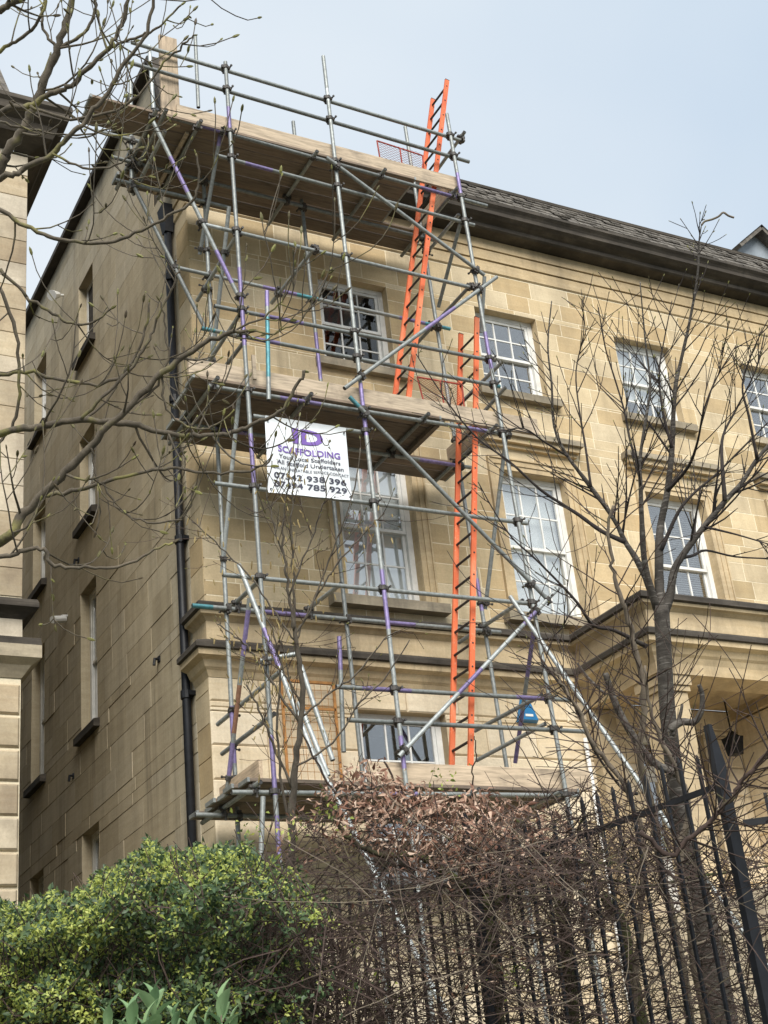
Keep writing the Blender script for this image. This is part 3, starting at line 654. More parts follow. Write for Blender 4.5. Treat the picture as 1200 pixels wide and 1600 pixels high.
# ================================================================ SCAFFOLD
scaf = empty('scaffold', (1.5,-1.1,1), 'three-level tube and fitting scaffold with timber boards against the house', 'scaffold')
YO, YOL, YI, YIL = -1.58, -1.53, -0.68, -0.735
R = 0.0245
TUBES = []
MATI = {'g':0,'p':1,'t':2,'r':3,'w':4}
TM = [m_galv, m_purple, m_teal, m_rusty, m_pale, m_dark]
def tube(name, A, B, bands=(), base='g', clamp=True):
    """bands: (t0,t1,colour code) along the tube"""
    A = Vector(A); B = Vector(B); cuts = sorted({0.0, 1.0, *[b_[0] for b_ in bands], *[b_[1] for b_ in bands]})
    d = (B-A); L = d.length; dn = d/L
    pts = []; mats = []
    for i, c in enumerate(cuts):
        pts.append(A+d*c)
        if i < len(cuts)-1:
            mid = (c+cuts[i+1])/2; code = base
            for t0, t1, cc_ in bands:
                if t0 <= mid <= t1: code = cc_
            mats.append(MATI[code])
    mb = MB(); mb.tube(pts, R, 12, mats=mats, cap=False)
    for P, s_ in ((A, 1), (B, -1)):                  # tube ends closed by dark plugs, the shade of the hollow in their colour
        mb.tube([P, P], [R, R-0.004], 12, m=MATI[base], cap=False) if False else None
        q = P+dn*(s_*0.05); mb.tube([P, q], [R-0.005, R-0.005], 12, m=5, cap=True)
    o = mb.build(name, TM, scaf, smooth=False)
    me = o.data; me.polygons.foreach_set('use_smooth', [len(p.vertices) == 4 for p in me.polygons])
    if clamp: TUBES.append((A, B))
    return o
def tp(name, p0, p1, Y0, Y1=None, bands=(), base='g', clamp=True):
    return tube(name, at(p0[0], p0[1], Y0), at(p1[0], p1[1], Y0 if Y1 is None else Y1), bands, base, clamp)
def level(name, p0, p1, Y, **k):                     # tube along the front through two sighted points
    return tp(name, p0, p1, Y, Y, **k)
# standards
def std(ptop, pbot, Y, zb=1.05, bands=(), base='g'):
    A = at(*ptop, Y); B = at(*pbot, Y); d = (B-A)/(A.z-B.z); E = A+d*(A.z-zb)
    return tube('standard', A, E, bands, base)
std((352,97),(435,1317),YO, bands=((0.055,0.085,'p'),(0.235,0.315,'p'),(0.40,0.45,'p'),(0.655,0.70,'p'),(0.715,0.745,'p')))
std((505,88),(633,1213),YO, bands=((0.36,0.41,'p'),(0.53,0.58,'p'),(0.665,0.69,'p'),(0.04,0.055,'w')))
std((698,178),(885,1243),YO, bands=((0.075,0.10,'p'),(0.26,0.30,'p')))
std((317,262),(372,1300),YI, bands=((0.58,0.63,'p'),))
std((458,190),(563,1177),YI, bands=((0.25,0.30,'p'),))
std((633,198),(790,1188),YI, bands=((0.5,0.53,'p'),))
# outer ledgers and guard rails
level('guard_rail',(205,66),(725,221),YOL); level('guard_rail',(193,95),(733,253),YOL)
level('ledger',(240,176),(761,322),YOL,bands=((0.12,0.21,'p'),(0.78,0.9,'p'))); level('ledger',(339,243),(741,352),YOL,bands=((0.1,0.2,'p'),))
level('ledger',(307,348),(743,451),YOL,bands=((0.0,0.08,'w'),))
level('guard_rail',(335,478),(766,563),YOL,bands=((0.15,0.3,'p'),)); level('guard_rail',(315,513),(781,604),YOL,bands=((0.0,0.04,'t'),(0.16,0.24,'p'),(0.96,1,'t')))
level('ledger',(325,603),(793,679),YOL,bands=((0.22,0.35,'p'),(0.85,0.92,'p')))
level('banner_tube',(395,650),(570,676),YOL); level('ledger',(335,755),(824,818),YOL)
level('ledger',(348,898),(826,943),YOL); level('guard_rail',(525,1073),(891,1094),YOL,bands=((0.1,0.3,'p'),(0.75,0.9,'p')))
level('guard_rail',(543,1125),(913,1143),YOL); level('ledger',(362,1238),(905,1243),YOL,bands=((0.4,0.5,'p'),))
# inner ledgers
level('ledger',(174,245),(680,376),YIL); level('ledger',(180,281),(360,325),YIL)
level('ledger',(272,417),(703,514),YIL,bands=((0.3,0.42,'p'),(0.42,0.5,'t'),(0.8,0.9,'p'),(0.9,1,'t')))
level('ledger',(287,662),(738,731),YIL,bands=((0.1,0.2,'p'),(0.8,0.95,'p'))); level('ledger',(300,946),(782,988),YIL,bands=((0,0.06,'t'),(0.2,0.35,'p'),(0.6,0.7,'p')))
level('ledger',(305,1273),(800,1285),YIL)
# transoms under the boards (across the scaffold)
def transom(x, z, y0=-1.68, y1=-0.14, base='g'): return tube('transom',(x,y0,z),(x,y1,z),(),base)
for x in (-0.96,-0.42,1.08,2.02,3.06): transom(x, 12.955-0.008*x if x > -0.9 else 12.96, y0=-1.66, y1=-0.12)
for x in (-0.40,0.70,2.18,3.10): transom(x, 9.435)
for x in (-0.2,1.0,2.2,3.2): transom(x, 5.05)
tube('transom',(-0.88,-1.75,12.90),(-0.88,-0.35,12.87)); tube('transom',(-0.86,-1.62,12.70),(-0.86,-0.45,12.66))
# cross tubes tying the rows, guard rails across the ends
tp('transom',(371,366),(308,470),-1.53,-0.5); tp('transom',(491,388),(424,474),-1.5,-0.6)
tp('end_rail',(373,494),(320,575),-1.50,-0.62); tp('end_rail',(383,532),(342,586),-1.50,-0.85)
tp('transom',(735,446),(652,536),-1.53,-0.30); tp('transom',(413,900),(362,948),-1.5,-0.6); tp('transom',(533,912),(477,955),-1.5,-0.65)
tp('transom',(817,938),(717,1004),-1.5,-0.25)
tp('end_rail',(436,1051),(340,1132),-1.5,-0.35); tp('end_rail',(429,1115),(347,1178),-1.5,-0.42)
tp('end_rail',(846,1086),(742,1142),-1.5,-0.4); tp('end_rail',(852,1131),(745,1188),-1.5,-0.4)
tp('end_rail',(726,206),(683,266),-1.62,-0.9)
tp('end_rail',(785,565),(690,660),-1.52,-0.5); tp('end_rail',(790,605),(715,690),-1.52,-0.65)
# ledger braces between the rows
tp('brace',(345,205),(312,398),-1.50,-0.64,bands=((0,0.12,'p'),)); tp('brace',(358,323),(329,588),-1.50,-0.60); tp('brace',(376,590),(347,895),-1.49,-0.62,base='w')
tp('brace',(390,935),(355,1236),-1.50,-0.62,bands=((0.06,0.3,'p'),(0.45,0.7,'r'),(0.75,0.93,'p')))
tp('brace',(719,350),(685,480),-1.50,-0.62); tp('brace',(717,335),(668,394),-1.50,-0.66)
tp('brace',(757,432),(752,520),-1.50,-1.2); tp('brace',(792,672),(758,952),-1.50,-0.64); tp('brace',(834,985),(805,1192),-1.50,-0.64,bands=((0,0.35,'p'),(0.6,1,'p')))
tp('brace',(417,455),(420,625),-1.63,-1.63,bands=((0.0,0.15,'p'),(0.25,0.8,'t')))
tp('brace',(530,995),(537,1175),-1.30,-1.30,bands=((0,0.3,'p'),))
# facade braces on the outside
YF = -1.635
tp('facade_brace',(510,246),(757,430),YF); tp('facade_brace',(776,433),(538,607),YF,bands=((0.3,0.5,'p'),)); tp('facade_brace',(546,620),(853,934),YF,bands=((0,0.05,'t'),))
tp('facade_brace',(875,916),(623,1182),YF,bands=((0.17,0.25,'p'),(0.52,0.66,'p')),base='w')
# struts carrying the overhang at the top left
tp('strut',(239,190),(377,472),YOL-0.1,YO+0.05,bands=((0.2,0.4,'p'),(0.72,0.9,'p'))); tp('strut',(204,281),(322,516),YIL,YI-0.05)
# rakers to the ground
def raker(p0, p1, Y0, Y1, **k): return tp('raker', p0, p1, Y0, Y1, **k)
raker((797,932),(1205,1520),-1.66,-3.4,base='w'); raker((373,882),(492,1185),-1.66,-2.2,base='w',bands=((0.35,0.55,'p'),)); 
raker((488,1172),(705,1600),-2.1,-3.6,base='w'); raker((470,1040),(520,1188),-1.75,-2.0,base='w'); raker((467,1097),(513,1212),-1.9,-2.1,base='w')
tp('tie_tube',(407,1032),(462,1022),-1.64,-1.8,base='w')
tp('standard',(305,57),(310,168),-0.62,-0.62); tp('standard',(233,72),(240,170),-0.95,-0.95,base='w'); tp('standard',(204,128),(206,300),-0.66,-0.66)
tp('tie_tube',(148,204),(228,224),-0.70,-0.70)
tp('standard',(411,1245),(405,1420),-1.72,-1.72,clamp=False)

# couplers where two tubes touch
def seg_close(a, b):
    p1, q1 = a; p2, q2 = b; d1 = q1-p1; d2 = q2-p2; r_ = p1-p2
    A_ = d1.dot(d1); E_ = d2.dot(d2); F_ = d2.dot(r_); c = d1.dot(r_); b_ = d1.dot(d2); den = A_*E_-b_*b_
    if den < 1e-6*A_*E_: return None
    s_ = (b_*F_-c*E_)/den; t_ = (b_*s_+F_)/E_
    if not (-0.015 < s_ < 1.015 and -0.015 < t_ < 1.015): return None
    return p1+d1*s_, p2+d2*t_, d1.normalized(), d2.normalized()
for i in range(len(TUBES)):
    for j in range(i+1, len(TUBES)):
        rr = seg_close(TUBES[i], TUBES[j])
        if not rr: continue
        P, Q, d1, d2 = rr
        if (P-Q).length > 0.095 or abs(d1.dot(d2)) > 0.97: continue
        n = Q-P; n = n.normalized() if n.length > 0.01 else d1.cross(d2).normalized()
        mb = MB()
        for C, d, sg in ((P, d1, 1), (Q, d2, -1)):
            mb.tube([C-d*0.028, C-d*0.022, C+d*0.022, C+d*0.028],[0.031,0.036,0.036,0.031],8)
            s_ = d.cross(n).normalized()
            for side in (-1, 1):
                e = C+s_*(0.044*side); mb.bar(e-d*0.02, e+d*0.02, 0.022, 0.03, n)
            e = C+s_*0.052; mb.tube([e-n*0.05*sg, e+n*0.035*sg], 0.008, 6); mb.tube([e-n*0.062*sg, e-n*0.046*sg], 0.015, 6)
        mb.bar(P-n*0.01, Q+n*0.01, 0.035, 0.035)
        mb.build('coupler', m_coup, scaf)

# boards: every plank its own piece
def plank(name, x0, x1, y0, y1, z0, z1, mat=None, sag=0.0):
    b = MB(); n = 4; c = 0.004
    for i in range(n):
        a0 = x0+(x1-x0)*i/n; a1 = x0+(x1-x0)*(i+1)/n
    xs = [x0+(x1-x0)*i/n for i in range(n+1)]
    for x in xs:
        t_ = (x-x0)/(x1-x0); dz = -sag*math.sin(t_*math.pi)
        b.v.extend([(x,y0,z0+c+dz),(x,y0+c,z0+dz),(x,y1-c,z0+dz),(x,y1,z0+c+dz),(x,y1,z1-c+dz),(x,y1-c,z1+dz),(x,y0+c,z1+dz),(x,y0,z1-c+dz)])
    for i in range(n):
        for k in range(8): b.f.append((i*8+k,i*8+8+k,i*8+8+(k+1)%8,i*8+(k+1)%8)); b.m.append(0); b.a.append(0)
    b.f.append(tuple(range(8))); b.m.append(0); b.a.append(0); b.f.append(tuple(n*8+k for k in range(7,-1,-1))); b.m.append(0); b.a.append(0)
    return b.build(name, mat or m_board, scaf)
rb = random.Random(3); BWD = 0.225
def deck(xl, xr, zl, y_first, n, hatch=None, ext=None):
    for k in range(n):
        y0 = y_first+k*(BWD+0.013); a, c_ = xl+rb.uniform(-0.05,0.05), xr+rb.uniform(-0.04,0.04)
        if ext and k in ext: a = ext[k]
        z0 = zl+rb.uniform(0,0.012)
        if hatch and hatch[2] <= k <= hatch[3]: c_ = hatch[0]
        pb = plank('board', a, c_, y0, y0+BWD-rb.uniform(0,0.008), z0, z0+0.038, sag=rb.uniform(0,0.008))
        for e0, e1 in ((a-0.0015, a+0.024), (c_-0.024, c_+0.0015)):
            b = MB(); b.box(e0, e1, y0-0.0015, y0+BWD+0.0015, z0-0.002, z0+0.0405); b.build('end_band', m_galv, pb)
deck(-0.98, 3.18, 12.985, -1.56, 6, hatch=(2.52,3.2,0,3), ext={0:-1.72, 1:-1.70})
deck(-0.66, 3.25, 9.462, -1.56, 6, hatch=(2.42,3.2,0,3), ext={5:-0.5, 4:-0.52, 3:-0.45})
deck(-0.30, 3.55, 5.078, -1.56, 6, hatch=None)
# cross boards at the ends, toe boards, upright board
plank('toe_board', -0.66, 3.20, -1.515, -1.477, 13.03, 13.255, m_toe); plank('toe_board', -0.66, 3.82, -1.515, -1.477, 9.505, 9.73, m_toe); plank('toe_board', 1.05, 3.74, -1.515, -1.477, 5.12, 5.345, m_toe)
def cross_plank(name, x, y0, y1, z0, z1, mat): 
    b = MB(); b.box(x,x+0.038,y0,y1,z0,z1); return b.build(name, mat, scaf)
cross_plank('toe_board', 3.10,-1.44,-0.3,13.03,13.255,m_toe_y); cross_plank('toe_board', -0.10,-1.44,-0.4,5.12,5.345,m_toe_y); cross_plank('toe_board', 3.12,-1.44,-0.5,9.505,9.73,m_toe_y)
b = MB(); b.box(-0.83,-0.605,-1.47,-1.432,12.98,14.33); b.build('upright_board', m_toe_up, scaf)
b = MB(); b.box(-0.52,-0.48,-1.40,-0.2,12.94,12.978); b.build('packing_board', m_toe, scaf)
b = MB(); b.box(2.36,2.42,-1.5,-0.62,9.40,9.455); b.build('hatch_trimmer', m_board, scaf)
b = MB(); b.box(0.05,0.09,-1.60,-1.575,9.55,9.86); b.build('board_offcut', m_toe, scaf)

# ---------------------------------------------------------------- banner
ban = empty('banner', (0.65,-1.56,8.2), 'white scaffolding company banner with purple lettering tied to the tubes', 'banner')
TL, TR, BR, BL_ = at(413,651,-1.575), at(539,671,-1.575), at(550,784,-1.575), at(418,771,-1.575)
mb = MB(); nu, nv_ = 24, 20
for j in range(nv_+1):
    for i in range(nu+1):
        u, v = i/nu, j/nv_; p = (TL*(1-u)+TR*u)*(1-v)+(BL_*(1-u)+BR*u)*v
        p.y += -0.010-0.012*math.sin(u*9+v*2)*math.sin(v*math.pi)-(0.02 if v in (0,1) else 0)+0.01*math.cos(u*23)*v*0.4; mb.v.append(tuple(p))
for j in range(nv_):
    for i in range(nu): a = j*(nu+1)+i; mb.f.append((a+nu+1,a+nu+2,a+1,a)); mb.m.append(0); mb.a.append(0)
t = NT('banner_vinyl'); n = t.noise(t.pos(), 6, 4); t.col(t.ramp(n, [(0.3,(0.60,0.64,0.67)),(0.7,(0.72,0.75,0.775))])).rough(0.45); m_vinyl = t.m
t = NT('banner_hem'); t.b.inputs['Base Color'].default_value = (0.55,0.60,0.64,1); m_hem = t.m
sheet = mb.build('sheet', m_vinyl, ban, smooth=True)
m_ptxt = simple('purple_print', (0.16,0.085,0.36), 0.5, var=0.05); m_ktxt = simple('black_print', (0.035,0.035,0.06), 0.5, var=0.05)
def lettering(txt, u0, u1, v0, v1, mat, bold=0.0):
    c = bpy.data.curves.new('lettering', 'FONT'); c.body = txt; c.size = 1; c.offset = bold; c.resolution_u = 3
    o = bpy.data.objects.new('tmp', c); COL.objects.link(o); dg = bpy.context.evaluated_depsgraph_get()
    me = bpy.data.meshes.new_from_object(o.evaluated_get(dg)); bpy.data.objects.remove(o)
    co = np.array([v_.co[:] for v_ in me.vertices]); mn, mxx = co.min(0), co.max(0)
    for v_ in me.vertices:
        u = u0+(u1-u0)*(v_.co.x-mn[0])/(mxx[0]-mn[0]); w = v1+(v0-v1)*(v_.co.y-mn[1])/(mxx[1]-mn[1])
        p = (TL*(1-u)+TR*u)*(1-w)+(BL_*(1-u)+BR*u)*w
        p.y += -0.010-0.012*math.sin(u*9+w*2)*math.sin(w*math.pi)+0.01*math.cos(u*23)*w*0.4-0.006; v_.co = p
    me.materials.clear(); me.materials.append(mat); o = link('lettering', me, sheet); return o
lettering('I', 0.325,0.40,0.10,0.305,m_ptxt,0.03); lettering('D', 0.43,0.70,0.10,0.305,m_ptxt,0.04)
lettering('SCAFFOLDING',0.135,0.895,0.365,0.452,m_ptxt,0.02)
lettering('Your Local Scaffolders',0.14,0.89,0.478,0.533,m_ktxt,0.012); lettering('All Scaffold Undertaken',0.115,0.925,0.556,0.611,m_ktxt,0.012)
lettering('FOR AN UNBEATABLE SERVICE CONTACT',0.05,0.985,0.645,0.683,m_ktxt,0.004)
for (a_, b_, c_), (v0, v1) in ((('07342','938','396'),(0.722,0.800)),(('07494','785','929'),(0.832,0.91))):
    lettering(a_,0.075,0.415,v0,v1,m_ktxt,0.02); lettering(b_,0.465,0.68,v0,v1,m_ktxt,0.02); lettering(c_,0.73,0.945,v0,v1,m_ktxt,0.02)
for (u, v) in ((0.03,0.06),(0.97,0.07),(0.03,0.95),(0.97,0.95)):
    p = (TL*(1-u)+TR*u)*(1-v)+(BL_*(1-u)+BR*u)*v; b = MB(); b.tube([p+Vector((0,-0.032,0)),p+Vector((0,-0.02,0))],0.010,8); b.build('eyelet', m_dark, sheet)

# ---------------------------------------------------------------- ladders
def ladder(foot, head, label):
    L = empty('ladder', foot, label, 'ladder', 'orange access ladders')
    foot = Vector(foot); head = Vector(head); d = (head-foot).normalized(); ax = Vector((0,1,0)); W = 0.40
    n = ax.cross(d).normalized()
    for s_ in (0, 1):
        b = MB(); A = foot+ax*(W*s_); B = head+ax*(W*s_)
        # stile: hollow box section lying along the ladder, slim across
        b.bar(A, B, 0.062, 0.028, ax); st_ = b.build('stile', m_orange, L)
        b = MB(); b.bar(B, B+d*0.012, 0.064, 0.03, ax); b.build('end_cap', m_dark, st_)
        k = 0.25
        while k < (head-foot).length-0.1:
            C = A+d*k; sg = -1 if s_ == 0 else 1; hb = MB()
            hb.tube([C+ax*(sg*0.0142), C+ax*(sg*0.018)], 0.011, 8); k += 0.28
            hb.build('rung_end', m_dark, st_)
    k = 0.25
    while k < (head-foot).length-0.1:
        C = foot+d*k; b = MB(); b.tube([C+ax*0.014, C+ax*(W-0.014)], 0.0155, 8); b.build('rung', m_dark, L); k += 0.28
    return L
ladder((2.04,-1.40,9.51), (3.345,-1.40,15.05), 'upper orange ladder rising past the top deck into the sky')
ladder((2.27,-1.40,5.13), (3.245,-1.40,11.15), 'lower orange ladder from the bottom deck to the middle deck')

# ---------------------------------------------------------------- mesh guards beside the ladder hatches
def guard(c0, c1, c2, c3, label):
    g_ = empty('hatch_gate', c0, label, 'gate', 'ladder hatch gates')
    C = [Vector(c) for c in (c0,c1,c2,c3)]; b = MB()
    for i in range(4): b.tube([C[i],C[(i+1)%4]],0.011,6)
    b.tube([(C[0]+C[1])/2,(C[3]+C[2])/2],0.011,6); b.build('frame', m_red, g_)
    b = MB(); u = C[1]-C[0]; v = C[3]-C[0]; n = 10
    def P_(a, c): return C[0]+u*a+v*c
    m_ = max(2, round(n*v.length/u.length*1.6))
    for k in range(-m_, n):
        for sgn in (1, -1):
            a0, a1 = k/n, (k+m_)/n; c0_, c1_ = 0.0, 1.0
            if a0 < 0: c0_ = -a0/(a1-a0); a0 = 0
            if a1 > 1: c1_ = c0_+(1-a0)/(m_/n); a1 = 1
            if c1_ <= c0_: continue
            pts = [P_(a0, c0_ if sgn > 0 else 1-c0_), P_(a1, min(1,c1_) if sgn > 0 else 1-min(1,c1_))]
            b.tube(pts, 0.002, 3, cap=False)
    b.build('mesh_infill', m_red, g_)
    b = MB()
    for f_ in (0.3, 0.85):
        p = P_(f_, 0.02); b.tube([p-Vector((0,0.06,0.0)),p+Vector((0,0.02,0.05))],0.022,7); b.tube([p+Vector((-0.04,0,0)),p+Vector((0.04,0,0.03))],0.014,6)
    b.build('hinge', m_red, g_)
Yg = -1.36
guard(at(596,262,Yg), at(664,280,Yg), at(660,243,Yg), at(589,220,Yg), 'red mesh gate standing open beside the top deck hatch')
guard(at(664,636,Yg), at(726,645,Yg), at(722,601,Yg), at(652,589,Yg), 'red mesh gate standing open beside the middle deck hatch')

# ================================================================ VEGETATION
def catmull(pts, n=4):
    P = [Vector(p) for p in pts]; out = []
    for i in range(len(P)-1):
        a, b_, c, d = P[max(i-1,0)], P[i], P[i+1], P[min(i+2,len(P)-1)]
        for k in range(n):
            s = k/n; out.append(0.5*((2*b_)+(c-a)*s+(2*a-5*b_+4*c-d)*s*s+(3*b_-a-3*c+d)*s**3))
    out.append(P[-1]); return out
def trace(pts, depth, r0, r1, n=4, wig=0.0, rg=None):
    """pts: sighted (px,py[,depth offset]); radii in metres"""
    P = [dp(p[0], p[1], depth+(p[2] if len(p) > 2 else 0)) for p in pts]
    C = catmull(P, n)
    if wig and rg:
        for i in range(1, len(C)-1): C[i] = C[i]+Vector((rg.gauss(0,wig),rg.gauss(0,wig),rg.gauss(0,wig)))
    m = len(C)-1
    return C, [(r0+(r1-r0)*i/m)*(1 if not rg else rg.uniform(0.9,1.13)) for i in range(m+1)]
def rvec(rg): return Vector((rg.gauss(0,1), rg.gauss(0,1), rg.gauss(0,1))).normalized()
def grow(mb, p, d, L, r, lev, rg, K, tips):
    """a twig that wanders towards the light and carries side twigs"""
    nseg = max(3, int(L/K['seg'])); pts = [p.copy()]; dd = d.normalized(); step = L/nseg; dirs = [dd]
    for i in range(nseg):
        dd = (dd+rvec(rg)*K['wig']+Vector((0,0,1))*K['up']*(0.5+i/nseg)).normalized()
        pts.append(pts[-1]+dd*step); dirs.append(dd)
    rad = [max(r*(1-0.62*i/nseg), K['rmin']) for i in range(nseg+1)]
    mb.tube(pts, rad, K['sides'] if r > 0.006 else 3, cap=False)
    tips.append((pts[-1], dirs[-1], r))
    if K.get('node'):
        for i in range(1, nseg):
            if rg.random() < K['node']: tips.append((pts[i], (dirs[i]+rvec(rg)*0.9).normalized(), r*0.5))
    if lev <= 0: return
    nk = max(1, int(K['kids']*L/K['ref']+rg.random()))
    for k in range(nk):
        f = rg.uniform(0.2, 0.97); i = min(nseg-1, int(f*nseg)); q = pts[i].lerp(pts[i+1], f*nseg-i)
        sd_ = (dirs[i].cross(rvec(rg))).normalized(); nd = dirs[i]*math.cos(K['ang'])+sd_*math.sin(K['ang'])
        grow(mb, q, nd, L*rg.uniform(*K['ratio']), rad[i]*0.62, lev-1, rg, K, tips)
def along(C, Rd, f):
    m = len(C)-1; x = f*m; i = min(m-1, int(x)); return C[i].lerp(C[i+1], x-i), (C[i+1]-C[i]).normalized(), Rd[i]
def buds(tips, mat, name, parent, size, rg, sides=5, aspect=2.6):
    mb = MB()
    for p, d, r in tips:
        s = size*rg.uniform(0.6, 1.3); q0 = p-d*0.1*s; a = rg.random()
        mb.tube([q0, p+d*s*0.7, p+d*s*aspect*0.7, p+d*s*aspect], [s*0.25, s*0.5, s*0.42, s*0.05], sides, cap=False, a=a)
    o = mb.build(name, mat, parent, attr=True); tag(o, kind='stuff'); return o

# ---------------------------------------------------------------- budding tree on the left, its trunk outside the picture
rg = random.Random(21)
ltree = empty('budding_tree', (-8.2,-9,0), 'bare lichened tree with bud-tipped twigs reaching in from the left', 'tree')
DL = 6.0; px2m = DL/FPX
trunk_base = Vector((-7.6,-8.6,0.9))
TL0 = [trunk_base, Vector((-7.55,-8.5,2.6)), Vector((-7.5,-8.35,4.2)), Vector((-7.45,-8.3,5.6)), Vector((-7.5,-8.2,7.4))]
mb = MB(); mb.tube(catmull(TL0,4), [0.17-0.006*i for i in range(17)], 10); mb.build('trunk', m_barkL, ltree, smooth=True)
limbs = [  # sighted courses of the limbs that cross the picture: points, depth, radii in pixels
 ([(-150,900,0.5),(0,847),(37,802),(93,746),(141,698),(197,639),(253,586),(310,541),(350,523),(387,517)],6.0,8.5,3.0),
 ([(-120,720,0.4),(0,677),(56,667),(127,656),(197,662),(239,671),(281,679),(330,681),(362,676),(402,660),(436,645),(466,601),(476,580)],6.2,6.0,2.2),
 ([(70,774),(121,766),(169,752),(225,737),(267,732),(333,738),(400,733),(424,714)],6.1,3.6,1.6),
 ([(-90,600),(0,586),(48,580),(84,591),(152,601),(191,586),(214,552),(228,510),(233,473)],6.4,3.6,1.6),
 ([(-60,880),(0,871),(39,861),(69,858),(85,884),(135,887),(185,886),(232,864),(270,848)],5.7,4.2,1.7),
 ([(-110,230,0.4),(0,176),(45,165),(80,146),(110,132),(140,105),(168,75),(187,48),(197,10),(203,-40)],6.3,5.5,2.6),
 ([(-120,330,0.4),(0,279),(32,268),(82,240),(110,212),(140,180),(170,140),(200,92),(230,50),(243,-10)],5.9,5.2,2.4),
 ([(-70,380),(0,262),(10,240),(35,203),(50,172),(72,122),(90,75),(104,35),(116,-20)],6.5,9.0,5.0),
 ([(-100,330),(0,330),(49,360),(94,375),(157,379),(210,364),(262,337),(300,315),(311,285),(306,240)],5.8,4.0,1.6),
 ([(-60,30),(0,12),(25,3),(60,-20)],5.8,6.0,5.0),
 ([(-60,110),(0,80),(30,62),(62,32),(75,-10)],5.9,3.4,2.2),
 ([(90,75),(118,62),(140,40),(152,0),(160,-30)],6.5,3.0,1.8),
 ([(90,75),(72,52),(65,22),(72,-20)],6.5,2.6,1.6),
 ([(168,75),(200,64),(228,52),(255,36),(283,8)],6.3,2.6,1.4),
 ([(47,165),(100,185),(160,180),(210,155),(240,120),(268,86),(290,67),(304,55)],6.2,2.8,1.3),
 ([(82,240),(130,262),(180,258),(220,232)],5.9,2.2,1.2),
 ([(42,465),(84,490),(112,507),(146,504),(174,482)],6.2,2.6,1.5),
 ([(0,420),(42,465)],6.2,3.0,2.6),
 ([(0,450),(25,520),(30,600),(22,660),(0,690)],6.4,3.0,2.4),
 ([(127,656),(160,620),(200,580),(228,540),(245,500),(268,455),(280,420)],6.1,3.0,1.4),
 ([(197,639),(240,610),(262,560),(258,500),(250,470)],6.0,2.2,1.2),
 ([(141,698),(150,740),(155,790),(150,830)],6.0,2.0,1.1),
 ([(253,586),(262,640),(300,670),(340,662),(365,640)],6.0,2.0,1.2),
 ([(0,190),(60,205),(120,210),(175,200)],6.2,2.2,1.2),
 ([(160,752),(190,800),(240,818),(290,805),(300,770)],6.1,2.0,1.2),
 ([(350,523),(400,500),(440,470),(455,430),(462,385)],6.0,1.8,1.0),
 ([(387,517),(430,520),(470,500),(490,470)],6.0,1.6,1.0),
]
K = dict(seg=0.06, wig=0.15, up=0.26, rmin=0.0026, sides=5, kids=2.6, ref=0.5, ang=0.85, ratio=(0.4,0.75), node=0.10)
tipsL = []; wood_mb = MB()
for pts, dep, ra, rb_ in limbs:
    C, Rd = trace(pts, dep, ra*dep/FPX, rb_*dep/FPX, 5, 0.004, rg)
    br = MB(); br.tube(C, Rd, 7, cap=True); br.build('limb', m_barkL, ltree, smooth=True)
    Ltot = sum((C[i+1]-C[i]).length for i in range(len(C)-1)); nk = int(Ltot*3.9)+1
    tipsL.append((C[-1], (C[-1]-C[-2]).normalized(), Rd[-1]))
    for k in range(nk):
        q, d, r = along(C, Rd, rg.uniform(0.12, 0.98)); sd_ = d.cross(rvec(rg)).normalized()
        nd = (d*0.5+sd_*0.9+Vector((0,0,-0.35)))
        grow(wood_mb, q, nd, rg.uniform(0.15,0.6), min(max(r*0.5,0.004),0.0065), 1, rg, K, tipsL)
for q0 in ((-150,900,6.5),(-120,720,6.6),(-110,230,6.7),(-120,330,6.3),(-90,600,6.4),(-70,380,6.5),(-100,330,5.8),(-60,880,5.7)):
    p = dp(*q0); s_ = Vector((-7.5,-8.35,max(2.2,min(7.0,p.z-1.0)))); br = MB(); C = catmull([s_, (s_+p)/2+Vector((0,0,-0.1)), p],5)
    br.tube(C, [0.05-0.025*i/(len(C)-1) for i in range(len(C))], 7); br.build('limb', m_barkL, ltree, smooth=True)
tag(wood_mb.build('twigs', m_barkL, ltree, smooth=True), kind='stuff')
buds(tipsL, m_bud, 'buds', ltree, 0.012, rg)

